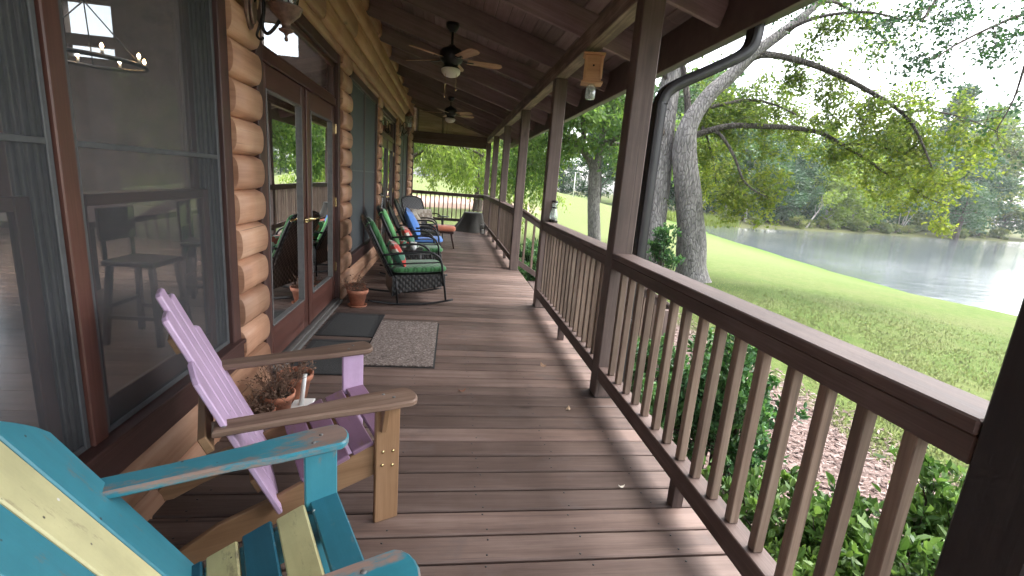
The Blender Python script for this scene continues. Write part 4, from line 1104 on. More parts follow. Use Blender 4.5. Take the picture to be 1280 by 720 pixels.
# ------------------------------------------------------------------ wall lanterns
def wall_lantern(label, loc):
    t = thing('wall_lantern', label, 'wall lantern', loc, 0, 'lanterns on the log wall')
    mb = MB()
    oct_ = [(.055 * math.cos(a) * (1 if abs(math.sin(a)) < .9 else 1), .125 * math.sin(a)) for a in np.linspace(0, 2 * PI, 25)[:-1]]
    mb.prism(oct_, (0, 0, 0), (0, 1, 0), (0, 0, 1), .022, .006); mb.prism([(x * .72, y * .78) for x, y in oct_], (.022, 0, 0), (0, 1, 0), (0, 0, 1), .016, .006); mb.build('back_plate', M['copperlamp'], t)
    mb = MB()
    mb.tube(catmull([(.03, 0, .02), (.075, 0, .06), (.085, 0, -.02), (.075, 0, -.10), (.10, 0, -.135), (.14, 0, -.10), (.185, 0, -.03)], 6), [.010] * 37, 8)
    mb.tube(catmull([(.085, 0, -.02), (.06, 0, -.10), (.045, 0, -.15), (.065, 0, -.17), (.08, 0, -.155)], 5), .007, 7)
    mb.tube(catmull([(.075, 0, .06), (.11, 0, .12), (.16, 0, .10), (.17, 0, .05)], 5), .008, 7); mb.build('scroll_arm', M['iron'], t)
    x = .20
    mb = MB(); mb.lathe([(0, -.165), (.008, -.163), (.011, -.15), (.006, -.138), (.012, -.125), (.036, -.112), (.04, -.105), (.022, -.095), (.024, -.07), (.05, -.045), (.074, -.02), (.08, .0), (.086, .004), (.09, .012), (.08, .018), (.062, .02), (0, .02)], (x, 0, 0), 24, a0=.13)
    mb.build('bowl', M['copperlamp'], t)
    mb = MB(); mb.lathe([(.058, .02), (.072, .12), (.076, .24), (.073, .24), (.069, .12), (.055, .021)], (x, 0, 0), 24); mb.build('glass_shade', M['glassclear'], t)
    mb = MB()
    for k in range(6):
        a = 2 * PI * k / 6; mb.tube([(x + .062 * math.cos(a), .062 * math.sin(a), .018), (x + .077 * math.cos(a), .077 * math.sin(a), .12), (x + .081 * math.cos(a), .081 * math.sin(a), .242)], .004, 6)
    mb.build('cage_rib', M['iron'], t)
    mb = MB(); mb.lathe([(.09, .24), (.094, .25), (.075, .285), (.045, .33), (.02, .35), (.014, .37), (.02, .385), (.012, .40), (0, .41)], (x, 0, 0), 24); mb.build('cap', M['copperlamp'], t)
    mb = MB(); mb.lathe([(0, .02), (.012, .02), (.012, .10), (0, .10)], (x, 0, 0), 12); mb.build('candle_sleeve', M['white'], t)
wall_lantern('aged bronze wall lantern with scroll arm between big window and doors, cropped at top', (-1.145, 3.03, 2.285))
wall_lantern('whole bronze wall lantern far along the log wall near the gable', (-1.145, 11.15, 2.46))

# ------------------------------------------------------------------ ceiling fans
def fan(label, loc, phase, top):
    t = thing('ceiling_fan', label, 'ceiling fan', loc, 0, 'porch ceiling fans')
    mb = MB(); mb.lathe([(0, top), (.075, top), (.07, top - .04), (.035, top - .085), (.014, top - .09), (0, top - .09)], n=24); mb.build('canopy', M['black'], t)
    mb = MB(); mb.tube([(0, 0, top - .089), (0, 0, .165)], .014, 12); mb.build('downrod', M['black'], t)
    mb = MB(); mb.lathe([(0, .18), (.035, .18), (.05, .16), (.11, .135), (.135, .10), (.135, .05), (.115, .01), (.085, -.005), (.075, -.035), (.095, -.05), (.098, -.062), (0, -.062)], n=32); mb.build('motor_housing', M['black'], t)
    mb = MB(); mb.lathe([(.094, -.0625), (.108, -.075), (.10, -.11), (.07, -.14), (.03, -.152), (0, -.155)], n=28); mb.build('light_bowl', M['opal'], t)
    for k in range(5):
        a = phase + 2 * PI * k / 5; R = Matrix.Rotation(a, 3, 'Z'); d = R @ Vector((1, 0, 0)); n_ = R @ Vector((0, 1, 0)); up = (Vector((0, 0, 1)) + n_ * .22).normalized(); tr = up.cross(d)
        mb = MB(); pl = [(.18, -.05), (.50, -.066), (.56, -.05), (.585, 0), (.56, .05), (.50, .066), (.18, .05)]
        mb.prism(pl, Vector((0, 0, .03)) - up * .003, d, tr, .007, .002); mb.build('blade', M['blade'], t)
        mb = MB(); mb.tube([d * .11 + Vector((0, 0, .035)), d * .17 + Vector((0, 0, .022)), d * .25 + Vector((0, 0, .022))], [.012, .016, .02], 8, flat=.35); mb.build('blade_iron', M['black'], t)
    for (dx, L) in ((-.055, .30), (.06, .22)):
        mb = MB(); mb.tube([(dx, -.06, -.06), (dx * 1.05, -.062, -.06 - L)], .0022, 5); mb.lathe([(0, -.025), (.006, -.02), (.005, .0), (0, .004)], (dx * 1.05, -.062, -.06 - L), 8); mb.build('pull_chain', M['brass'], t)
fan('black ceiling fan with five wooden blades, the larger one nearer the camera', (-.04, 5.698, 2.70), rad(8), .40)
fan('black ceiling fan with wooden blades further down the porch, before the gable', (-.04, 10.476, 2.74), rad(30), .36)

# ------------------------------------------------------------------ bee trap, jar lantern
t = thing('bee_trap', 'cedar box bee trap with clear jar hanging under the porch beam', 'bee trap', (1.19, 4.28, 2.36), rad(-12))
mb = MB(); mb.prism([(-.075, 0), (.075, 0), (.075, .21), (-.075, .21)], (0, .062, .0), (1, 0, 0), (0, 0, 1), .124, .004)
mb.build('box', M['cedar'], t)
mb = MB()
for s in (-1, 1): mb.box(s * .068 - .012, s * .068 + .012, -.076, -.0625, .02, .20, .003, 2)
mb.box(-.092, .092, -.088, .088, -.016, -.0005, .004, 0); mb.box(-.092, .092, -.088, .088, .2105, .226, .004, 0); mb.build('trim', M['cedar'], t)
mb = MB(); mb.lathe([(0, 0), (.008, 0), (.008, .001), (0, .0012)], (0, -.0628, .125), 12, Matrix.Rotation(PI / 2, 3, 'X')); mb.build('entry_hole', M['black'], t)
mb = MB(); mb.lathe([(.03, -.017), (.032, -.03), (.043, -.045), (.043, -.13), (.036, -.14), (0, -.141), (0, -.138), (.034, -.136), (.040, -.128), (.040, -.047), (.028, -.03), (.027, -.017)], n=24); mb.build('jar', M['glassclear'], t)
mb = MB(); mb.tube([(0, 0, .226), (0, 0, .253)], .004, 6); mb.build('hook', M['iron'], t)
t = thing('jar_lantern', 'clear glass jar lantern with dark base and cap standing on the rail cap', 'lantern', (1.215, 5.36, 1.0455))
mb = MB(); mb.lathe([(0, 0), (.05, 0), (.052, .02), (.044, .03), (0, .03)], n=24); mb.build('base', M['iron'], t)
mb = MB(); mb.lathe([(.042, .031), (.05, .055), (.048, .09), (.03, .15), (.028, .16), (.025, .16), (.027, .15), (.045, .09), (.047, .056), (.039, .032)], n=24); mb.build('glass_body', M['glassclear'], t)
mb = MB(); mb.lathe([(.031, .1605), (.034, .166), (.031, .175), (0, .175)], n=20); mb.build('collar', M['iron'], t)
mb = MB(); mb.lathe([(.024, .1755), (.032, .20), (.034, .225), (.031, .225), (.029, .2), (.021, .176)], n=20); mb.build('glass_chimney', M['glassclear'], t)
mb = MB(); mb.lathe([(.036, .2255), (.038, .235), (.03, .248), (0, .25)], n=20); mb.build('cap', M['iron'], t)
mb = MB(); mb.lathe([(0, .031), (.025, .031), (.028, .05), (.022, .065), (0, .07)], n=16); mb.build('pebbles', M['alul'], t)

# ------------------------------------------------------------------ inside the room
def curtain(label, x, y0, y1, z0, z1):
    mb = MB(); mb.grid(lambda u, v: (x + .035 * math.sin(u * 34 + .8 * math.sin(v * 4)) * (1 - .25 * v), y0 + (y1 - y0) * u, z0 + (z1 - z0) * v), 70, 8)
    return tag(mb.build('curtain', M['curtain']), label, 'curtain')
#curtain('grey pleated curtain hanging inside the big window beside the red mullion', -1.55, 1.30, 1.62, .1, 2.7)
t = thing('dining_table', 'dark wooden table dimly visible through the big window', 'table', (-3.2, 4.6, -.02))
mb = MB(); mb.box(-.55, .55, -.9, .9, .88, .93, .006, 1); mb.build('tabletop', M['case'], t)
for a in (-1, 1):
    for b in (-1, 1):
        mb = MB(); mb.box(a * .48 - .04, a * .48 + .04, b * .8 - .04, b * .8 + .04, 0, .8795, .005, 2); mb.build('leg', M['case'], t)
def stool(x, y, lb, m='case'):
    t = thing('bar_stool', lb, 'bar stool', (x, y, -.02), random.uniform(-.3, .3), 'stools seen through the glass')
    mb = MB(); mb.box(-.19, .19, -.19, .19, .62, .66, .01); mb.build('seat', M[m], t)
    for a in (-1, 1):
        for b in (-1, 1):
            mb = MB(); mb.beam((a * .15, b * .15, .6195), (a * .2, b * .2, 0), .04, .04, (0, 1, 0), .004); mb.build('leg', M[m], t)
    for b in (-1, 1):
        mb = MB(); mb.beam((-.18, b * .18, .22), (.18, b * .18, .22), .025, .03, (0, 0, 1), .003); mb.beam((b * .178, -.16, .3), (b * .178, .16, .3), .025, .03, (0, 0, 1), .003); mb.build('stretcher', M[m], t)
    mb = MB(); mb.box(-.19, -.165, -.19, .19, .80, 1.05, .006, 1); mb.box(-.185, -.17, -.17, -.13, .66, .80, .003, 2); mb.box(-.185, -.17, .13, .17, .66, .80, .003, 2); mb.build('backrest', M[m], t)
stool(-2.35, 4.0, 'dark stool pulled out from the inside table, seen through the big window')
stool(-2.4, 5.1, 'dark stool behind the first, seen past the window frame')
stool(-1.95, 6.7, 'dark green stool seen through the glass of the near double door')
t = thing('chandelier', 'wagon wheel style chandelier with small lit bulbs glowing inside the window', 'chandelier', (-3.36, 5.2, 2.25))
mb = MB(); mb.tube([(.42 * math.cos(a), .42 * math.sin(a), 0) for a in np.linspace(0, 2 * PI, 33)[:-1]], .02, 8, closed=True); mb.build('ring', M['iron'], t)
mb = MB(); mb.tube([(0, 0, 2.34), (0, 0, .5)], .008, 6)
for k in range(3): 
    a = 2 * PI * k / 3; mb.tube([(0, 0, .5), (.42 * math.cos(a), .42 * math.sin(a), .01)], .006, 6)
mb.build('chain', M['iron'], t)
bulb = emit('warm_bulb', (1.0, .62, .25), 30)
for k in range(8):
    a = 2 * PI * k / 8
    mb = MB(); mb.lathe([(0, .02), (.012, .02), (.012, .06), (0, .06)], (.42 * math.cos(a), .42 * math.sin(a), 0), 10); c = mb.build('candle_arm', M['opal'], t)
    mb = MB(); mb.lathe([(0, .061), (.014, .075), (.012, .09), (0, .11)], (.42 * math.cos(a), .42 * math.sin(a), 0), 10); mb.build('bulb', bulb, c)

# dry leaves and paint flecks dropped on the boards
def fallen(label, x, y, s, col, rz):
    m = simple('dry_leaf_' + str(int(x * 100 + y * 1000)), col, .8)
    mb = MB(); mb.grid(lambda u, v: ((u - .5) * s, (v - .5) * s * .55 * (math.sin(PI * min(1, max(0, u))) ** .6 + .05), .003 + .25 * s * (2 * u - 1) ** 2 + .12 * s * math.sin(v * 5)), 8, 5)
    o = mb.build('fallen_leaf', m); o.location = (x, y, .001); o.rotation_euler = (0, 0, rz); tag(o, label, 'leaf')
fallen('curled brown dry leaf in the middle of the deck', .16, 3.05, .055, (.16, .07, .04), .5)
fallen('pale dry leaf on the deck beside the downspout post foot', .86, 2.80, .05, (.35, .25, .17), 1.2)
fallen('thin tan leaf on the deck next to the first railing foot', .84, 3.55, .06, (.30, .2, .13), 2.2)
fallen('small pale leaf stuck on a board seam under the front railing', .93, 1.98, .035, (.6, .56, .48), .1)

# ------------------------------------------------------------------ plants
class Plant:
    def __init__(s, seed):
        s.r = np.random.default_rng(seed); s.tubes = []; s.P = []; s.D = []; s.S = []; s.C = []
    def unit(s):
        v = s.r.normal(size=3); return v / np.linalg.norm(v)
    def path(s, p, d, L, n, wander=.25, grav=0.0):
        p = np.array(p, float); d = np.array(d, float); d /= np.linalg.norm(d); out = [p.copy()]
        for i in range(n):
            d = d + s.r.normal(size=3) * wander + np.array([0, 0, grav]); d /= np.linalg.norm(d)
            p = p + d * L / n; out.append(p.copy())
        return np.array(out)
    def tube(s, pts, r0, r1, n=6): s.tubes.append((np.array(pts, float), np.linspace(r0, r1, len(pts)) if np.isscalar(r0) else np.array(r0), n))
    def leaves(s, pts, n, jit, size, droop=.2, col=0.0, tmin=.15):
        t = s.r.uniform(tmin, 1, n) * (len(pts) - 1); i = np.minimum(t.astype(int), len(pts) - 2); f = (t - i)[:, None]
        P = pts[i] * (1 - f) + pts[i + 1] * f + s.r.normal(size=(n, 3)) * jit
        D = s.r.normal(size=(n, 3)) + (pts[i + 1] - pts[i]) / (np.linalg.norm(pts[i + 1] - pts[i], axis=1)[:, None] + 1e-9) * .8 + np.array([0, 0, -droop * 2])
        D /= np.linalg.norm(D, axis=1)[:, None]
        s.P.append(P); s.D.append(D); s.S.append(size * s.r.uniform(.65, 1.25, n)); s.C.append(np.clip(col + s.r.uniform(0, .55, n), 0, 1))
    def dress(s, limb, r0, r1, nb, bl, ntw, tl, nl, ls, droop=.2, tmin=.25, up=.1, jit=.07, col=.2, sides=8, colfn=None, lean=0.0):
        """limb tube, its branches, their twigs and leaves"""
        limb = np.array([tuple(v) for v in catmull(limb, 5)]); s.tube(limb, r0, r1, sides)
        for k in range(nb):
            t = (tmin + (1 - tmin) * (k + s.r.random()) / nb) * (len(limb) - 1); i = min(int(t), len(limb) - 2)
            p = limb[i] + (limb[i + 1] - limb[i]) * (t - i); tan = limb[i + 1] - limb[i]; tan /= np.linalg.norm(tan)
            d = s.unit(); d -= tan * d.dot(tan) * .8; d = d + tan * .55 + np.array([0, lean, up]); L = bl * s.r.uniform(.55, 1.2)
            br = s.path(p, d, L, 6, .22, -droop * .25); s.tube(br, max(.006, r1 * .55), .004, 4)
            c0 = col + s.r.normal() * .10
            for q in range(ntw):
                t2 = s.r.uniform(.2, 1) * 6; j = min(int(t2), 5); p2 = br[j] + (br[j + 1] - br[j]) * (t2 - j)
                d2 = s.unit() + (br[j + 1] - br[j]) / (L / 6) * .7 + np.array([0, 0, -droop])
                tw = s.path(p2, d2, tl * s.r.uniform(.6, 1.3), 3, .25, -droop * .3); s.tube(tw, .004, .002, 3)
                cc = c0 if colfn is None else colfn(p2) + s.r.normal() * .08
                s.leaves(tw, nl, jit, ls, droop, cc)
    def tube_mesh(s, name, mat, parent):
        co = []; fa = []; base = 0
        for pts, rr, n in s.tubes:
            t = np.gradient(pts, axis=0); t /= (np.linalg.norm(t, axis=1)[:, None] + 1e-9)
            m = t.mean(0); ref = np.array([1.0, 0, 0]) if abs(m[0]) < .7 else np.array([0, 1.0, 0])
            y = np.cross(t, ref); y /= np.linalg.norm(y, axis=1)[:, None]; x = np.cross(y, t)
            a = np.arange(n) * 2 * PI / n
            ring = pts[:, None, :] + rr[:, None, None] * (np.cos(a)[None, :, None] * x[:, None, :] + np.sin(a)[None, :, None] * y[:, None, :])
            if rr[0] > .06:      # uneven bark on thick stems
                k = 1 + .07 * np.sin(a * 3 + pts[:, 2:3] * 1.1 + pts[:, 0:1]) + .035 * np.sin(a * 7 + pts[:, 2:3] * 3.7)
                ring = pts[:, None, :] + (ring - pts[:, None, :]) * k[:, :, None]
            co.append(ring.reshape(-1, 3)); N = len(pts)
            i = np.arange(N - 1)[:, None] * n; j = np.arange(n)[None, :]; jn = (j + 1) % n
            fa.append((np.stack([i + j, i + jn, i + n + jn, i + n + j], -1).reshape(-1, 4)) + base); base += N * n
        me = raw_mesh(name, np.concatenate(co), np.concatenate(fa)); me.polygons.foreach_set('use_smooth', np.ones(len(me.polygons), bool))
        return link_mesh(name, me, mat, parent)
    def leaf_mesh(s, name, mat, parent, wid=.3, fold=.12, oval=False):
        P = np.concatenate(s.P); D = np.concatenate(s.D); S_ = np.concatenate(s.S); C = np.concatenate(s.C); N = len(P)
        W = s.r.normal(size=(N, 3)); W -= D * (W * D).sum(1)[:, None]; W /= np.linalg.norm(W, axis=1)[:, None]
        W[:, 2] *= .55; W /= np.linalg.norm(W, axis=1)[:, None]
        U = np.cross(D, W); k = S_[:, None]
        if oval:
            co = np.stack([P, P + D * k * .3 + W * k * wid * .8 + U * k * fold, P + D * k * .68 + W * k * wid * .85 + U * k * fold, P + D * k, P + D * k * .68 - W * k * wid * .85 + U * k * fold, P + D * k * .3 - W * k * wid * .8 + U * k * fold], 1)
            mid = P + D * k * .5 - U * k * fold * .4
            a = np.stack([co[:, 0], co[:, 1], co[:, 2], co[:, 3], mid, co[:, 3], co[:, 4], co[:, 5], co[:, 0], mid], 1).reshape(-1, 3)
            me = raw_mesh(name, a, np.arange(N * 10).reshape(-1, 5), np.repeat(C, 2))
            return link_mesh(name, me, mat, parent)
        co = np.stack([P, P + D * k * .45 + W * k * wid + U * k * fold, P + D * k - U * k * fold * .6, P + D * k * .45 - W * k * wid + U * k * fold], 1).reshape(-1, 3)
        me = raw_mesh(name, co, np.arange(N * 4).reshape(-1, 4), C)
        return link_mesh(name, me, mat, parent)

LM = {
    'oak': leafmat('oak_leaves', [(.040, .072, .028), (.078, .125, .035), (.135, .18, .04), (.22, .245, .05)], .55),
    'pecan': leafmat('pecan_leaves', [(.07, .12, .035), (.12, .18, .045), (.19, .26, .065), (.28, .33, .10)], .55),
    'mid': leafmat('shade_tree_leaves', [(.06, .115, .05), (.10, .175, .06), (.16, .245, .075), (.24, .31, .10)], .55),
    'far': leafmat('far_tree_leaves', [(.035, .085, .030), (.06, .125, .04), (.095, .165, .05), (.14, .21, .06)], .35),
    'fardark': leafmat('far_dark_leaves', [(.024, .065, .036), (.038, .09, .045), (.06, .115, .055), (.09, .14, .06)], .3),
    'willow': leafmat('willow_leaves', [(.09, .15, .02), (.15, .22, .03), (.21, .28, .05), (.28, .32, .07)], .45),
    'olive': leafmat('olive_leaves', [(.06, .09, .03), (.10, .14, .045), (.16, .19, .06), (.22, .22, .07)], .4),
    'shrub': leafmat('shrub_leaves', [(.026, .058, .022), (.048, .098, .03), (.082, .155, .045), (.16, .25, .085)], .3, .42),
    'azalea': leafmat('glossy_shrub_leaves', [(.022, .06, .03), (.035, .09, .04), (.06, .14, .055), (.11, .22, .08)], .3, .35),
    'reed': leafmat('reed_blades', [(.12, .15, .04), (.17, .22, .06), (.22, .28, .08), (.28, .28, .11)], .4),
}
def gz(x, y): return float(ground_z(np.array([x]), np.array([y]))[0])

def tree_thing(name, label, cat, base, group=None): return thing(name, label, cat, base, 0, group)
def finish(p, t, leafm, barkm, wid=.3, crown='crown', limbm=None, oval=False):
    base = np.array(t.location)
    p.tubes = [(a - base, b, c) for a, b, c in p.tubes]; p.P = [a - base for a in p.P]
    if limbm:
        al = p.tubes; p.tubes = [q for q in al if q[1][0] <= .13]; p.tube_mesh('limbs', M[limbm], t); p.tubes = [q for q in al if q[1][0] > .13]
    p.tube_mesh('trunk', M[barkm], t); p.leaf_mesh(crown, LM[leafm], t, wid, oval=oval)

# --- the big oak on the lawn: two stems, long limbs reaching over the water side
def oak():
    p = Plant(11)
    tr = [(7.42, 13.05, -1.1), (7.30, 13.0, -.6), (7.10, 12.95, .3), (6.86, 12.92, 1.2), (6.54, 12.86, 2.2), (6.42, 12.84, 2.75), (6.43, 12.8, 3.4), (6.85, 12.72, 4.2), (7.35, 12.64, 4.75), (7.81, 12.53, 5.32), (8.72, 12.46, 6.1), (9.3, 12.4, 6.7), (10.2, 12.2, 7.9)]
    c = np.array([tuple(v) for v in catmull(tr, 5)]); n = len(c)
    p.tubes.append((c, np.interp(np.linspace(0, 1, n), [0, .08, .2, .45, .55, .75, 1], [.62, .44, .38, .30, .21, .15, .05]), 18))
    tl = [(6.2, 13.35, -1.1), (6.15, 13.33, -.5), (6.05, 13.3, .6), (6.0, 13.32, 2.0), (5.97, 13.36, 3.5), (6.03, 13.44, 4.7), (6.12, 13.52, 5.9), (6.2, 13.6, 7.9), (6.0, 13.9, 9.5)]
    c = np.array([tuple(v) for v in catmull(tl, 5)]); n = len(c)
    p.tubes.append((c, np.interp(np.linspace(0, 1, n), [0, .1, .25, .6, 1], [.62, .42, .36, .26, .10]), 18))
    yl = lambda q: .52 - .10 * (q[2] - 1.5) + .02 * (q[0] - 8)       # backlight put into leaf colour: yellower low down, silhouette-dark high up
    A = dict(nl=21, ls=.098, jit=.075, colfn=yl, droop=.16, lean=.75)
    p.dress([(7.6, 12.58, 5.1), (8.0, 12.5, 5.28), (8.47, 12.34, 5.25), (9.06, 12.08, 5.1), (9.88, 11.81, 4.81), (10.59, 11.55, 4.46), (11.09, 11.29, 4.13), (11.42, 11.02, 3.72), (11.6, 10.76, 3.23), (11.75, 10.5, 2.67)], .105, .018, 44, 1.25, 8, .48, **A)
    p.dress([(6.45, 12.85, 3.4), (6.75, 13.0, 3.72), (7.08, 13.12, 3.95), (7.72, 13.24, 4.16), (8.48, 13.36, 4.34), (9.31, 13.48, 4.31), (10.09, 13.6, 4.15), (11.2, 13.7, 3.9)], .075, .016, 40, 1.25, 8, .5, **A)
    p.dress([(6.44, 12.86, 2.7), (6.6, 12.95, 3.05), (6.96, 12.87, 3.27), (7.64, 12.75, 3.49), (8.55, 12.62, 3.54), (9.36, 12.49, 3.56), (10.11, 12.36, 3.47), (10.68, 12.24, 3.22), (11.37, 12.11, 2.91), (11.97, 11.98, 2.58), (12.54, 11.85, 2.37), (13.16, 11.73, 2.0), (13.9, 11.6, 1.8)], .10, .014, 40, 1.0, 7, .44, tmin=.15, **A)
    p.dress([(7.2, 12.85, 3.36), (7.44, 12.7, 3.13), (7.72, 12.47, 2.65), (7.89, 12.23, 2.13), (8.07, 12.0, 1.84), (8.4, 11.8, 1.65)], .055, .012, 18, 1.0, 8, .45, tmin=.35, **A)
    p.dress([(10.68, 12.24, 3.22), (11.3, 12.0, 3.25), (12.0, 11.7, 3.1), (12.9, 11.4, 2.75), (13.5, 11.2, 2.5)], .035, .010, 14, .9, 7, .45, **A)
    p.dress([(11.2, 11.25, 4.0), (11.9, 11.0, 4.05), (12.6, 10.7, 3.9), (13.3, 10.4, 3.6)], .03, .010, 12, .9, 6, .42, **A)
    p.dress([(6.42, 12.9, 3.2), (6.47, 13.1, 3.9), (6.25, 13.2, 4.8), (5.9, 13.4, 6.2), (5.3, 13.8, 7.4)], .12, .03, 12, 1.3, 6, .5, tmin=.5, **A)
    p.dress([(6.9, 12.9, 3.3), (7.3, 13.6, 3.5), (7.9, 14.3, 3.2), (8.6, 15.0, 2.6), (9.1, 15.5, 2.0)], .05, .012, 20, 1.1, 8, .5, tmin=.3, **A)
    p.dress([(8.4, 12.5, 5.85), (8.9, 11.9, 6.1), (9.6, 11.2, 6.1), (10.2, 10.6, 5.8)], .06, .015, 9, .9, 6, .45, **A)
    p.dress([(9.2, 12.4, 6.6), (10.0, 12.8, 6.9), (11.0, 13.1, 6.8), (12.2, 13.2, 6.3)], .06, .015, 6, .9, 5, .45, **A)
    p.dress([(6.03, 13.4, 4.4), (5.3, 13.2, 5.2), (4.5, 12.9, 5.5), (3.8, 12.6, 5.3)], .07, .016, 12, 1.1, 6, .48, **A)
    for k in range(14):     # ivy sprouts on the stems
        q = c[int(p.r.integers(4, 14))]; p.leaves(p.path(q + p.unit() * .3, p.unit() + np.array([0, 0, .3]), .3, 3), 14, .06, .07, .1, .15)
    t = tree_thing('oak_tree', 'big double-trunked oak on the lawn with long limbs reaching towards the pond', 'tree', (6.6, 13.15, gz(6.6, 13.15)))
    finish(p, t, 'oak', 'bark', .33, limbm='limb')
    mb = MB(); R = Matrix.Rotation(rad(80), 3, 'X')
    mb.lathe([(.15, 0), (.13, .05), (.085, .045), (.06, .0), (0, -.02)], (5.74, 13.09, 3.17), 18, Matrix.Rotation(-.35, 3, 'Z') @ R); mb.build('branch_scar', M['barkd'], t, True)
oak()

def mid_tree():
    p = Plant(23)
    tr = [(6.22, 19, -1.2), (6.15, 19, -.6), (5.98, 19, .5), (5.85, 19, 1.6), (5.80, 19, 2.3)]
    c = np.array([tuple(v) for v in catmull(tr, 5)]); p.tubes.append((c, np.interp(np.linspace(0, 1, len(c)), [0, .2, 1], [.42, .27, .23]), 18))
    A = dict(nl=15, ls=.19, jit=.13, droop=.35, col=.22)
    p.dress([(5.80, 19, 2.2), (5.55, 19, 2.65), (4.95, 18.83, 3.12), (4.16, 18.67, 3.55), (3.2, 18.5, 3.9), (2.2, 18.3, 4.0)], .17, .03, 28, 1.7, 8, .65, tmin=.3, **A)
    p.dress([(5.80, 19, 2.2), (5.92, 18.9, 2.9), (5.9, 18.75, 3.6), (6.15, 18.5, 4.6), (6.6, 18.2, 6)], .17, .05, 26, 1.8, 8, .7, tmin=.3, **A)
    p.dress([(5.9, 18.8, 3.2), (6.8, 18.4, 3.7), (7.7, 18.0, 3.8), (8.6, 17.6, 3.5)], .12, .02, 22, 1.5, 8, .6, tmin=.25, **A)
    p.dress([(5.2, 18.9, 3.0), (4.9, 18.2, 4.0), (4.2, 17.4, 4.6), (3.4, 16.8, 4.7)], .12, .02, 22, 1.6, 8, .6, tmin=.3, **A)
    p.dress([(4.6, 18.75, 3.3), (3.9, 19.4, 3.2), (3.2, 20.2, 2.8), (2.4, 20.8, 2.5)], .10, .02, 20, 1.5, 8, .6, tmin=.25, **A)
    p.dress([(6.0, 18.6, 4.3), (5.6, 19.6, 5.0), (5.8, 20.6, 5.2), (6.4, 21.6, 4.6)], .12, .02, 20, 1.7, 8, .6, tmin=.3, **A)
    p.dress([(5.92, 18.9, 3.2), (7.0, 19.6, 3.4), (8.2, 20.4, 3.0), (9.0, 21, 2.5)], .10, .02, 20, 1.5, 8, .6, tmin=.3, **A)
    t = tree_thing('shade_tree', 'medium grey-trunked tree forking low on the lawn beyond the rail', 'tree', (6.2, 19, gz(6.2, 19)))
    finish(p, t, 'mid', 'bark', .28, limbm='limb')
mid_tree()

def pecan(label, base, seed, top, R, leafm='pecan', nl=15, nlimb=10, low=2.0):
    p = Plant(seed); b = np.array(base)
    tr = [b + (0, 0, -.3), b + (.05, 0, 1), b + (.0, .1, 2.5), b + (.2, .1, top * .7), b + (.3, 0, top)]
    c = np.array([tuple(v) for v in catmull([tuple(q) for q in tr], 5)]); p.tubes.append((c, np.interp(np.linspace(0, 1, len(c)), [0, .1, .5, 1], [.5, .34, .24, .05]), 14))
    for k in range(nlimb):
        a = k * 2.4 + seed; h = low + (top * .75 - low) * k / nlimb; rr = R * p.r.uniform(.75, 1.1) * (1 - .35 * k / nlimb)
        s0 = b + (.05, .05, h); dr = np.array([math.cos(a), math.sin(a), 0])
        pts = [s0, s0 + dr * rr * .3 + (0, 0, .9), s0 + dr * rr * .65 + (0, 0, 1.1), s0 + dr * rr * .9 + (0, 0, .5), s0 + dr * rr * 1.05 + (0, 0, -.5)]
        p.dress([tuple(q) for q in pts], .10, .015, 18, 1.7, 8, .75, nl, .21, droop=.75, tmin=.25, jit=.13, col=.3)
    t = tree_thing('pecan_tree', label, 'tree', tuple(base)); finish(p, t, leafm, 'barkd', .2)
pecan('bright green drooping tree beyond the end railing, filling the end opening', (-2.7, 24.5, gz(-2.7, 24.5)), 31, 8.5, 5.2, low=2.6, nlimb=12)
pecan('drooping tree standing further back on the lawn behind the corner posts', (2.0, 33, gz(2.0, 33)), 37, 8.5, 5.0, low=2.4)
pecan('pale feathery tree far back past the drive beyond the end railing', (-9.0, 42, gz(-9, 42)), 39, 9.5, 5.5, low=2.6)

def overhang():
    p = Plant(41)
    tr = [(16.5, 8.0, -1.6), (16.4, 8.0, 1), (16.2, 8.0, 3.5), (15.6, 8.0, 6), (14.5, 8.0, 8)]
    c = np.array([tuple(v) for v in catmull(tr, 5)]); p.tubes.append((c, np.interp(np.linspace(0, 1, len(c)), [0, .1, 1], [.55, .36, .16]), 14))
    A = dict(nl=9, ls=.08, jit=.06, droop=.2, col=.0)
    p.dress([(15.0, 8, 7.2), (13.2, 8.2, 7.4), (11.5, 8.4, 6.9), (9.6, 8.3, 6.1), (8.4, 8.1, 5.3), (8.0, 8.0, 4.75)], .11, .012, 24, .9, 6, .4, tmin=.5, **A)
    p.dress([(11.2, 8.0, 6.2), (10.6, 7.9, 5.4), (9.6, 7.9, 4.95), (8.7, 7.9, 4.45), (8.2, 7.8, 4.1)], .045, .008, 18, .7, 6, .38, tmin=.3, **A)
    p.dress([(13.0, 8.2, 7.3), (11.4, 8.9, 6.9), (9.8, 9.6, 6.6), (8.2, 10.2, 6.3), (6.9, 10.6, 6.0)], .07, .012, 18, .9, 6, .4, tmin=.5, **A)
    B = dict(A); B['nl'] = 3
    p.dress([(12.4, 7.6, 7.0), (11.2, 7.8, 5.9), (10.6, 8, 5.2), (10.35, 8, 4.5), (10.3, 8, 3.7), (10.1, 8, 3.1)], .05, .006, 16, .75, 5, .4, tmin=.35, **B)
    p.dress([(12.5, 8.1, 6.6), (11.8, 8.0, 5.4), (11.3, 8.0, 4.6), (11.0, 8, 3.9)], .04, .006, 14, .7, 5, .4, tmin=.3, **B)
    t = tree_thing('overhanging_tree', 'tree standing outside the frame whose sparse dark branches hang in at the upper corner', 'tree', (16.5, 8, gz(16.5, 8)))
    finish(p, t, 'fardark', 'barkd', .34)
overhang()

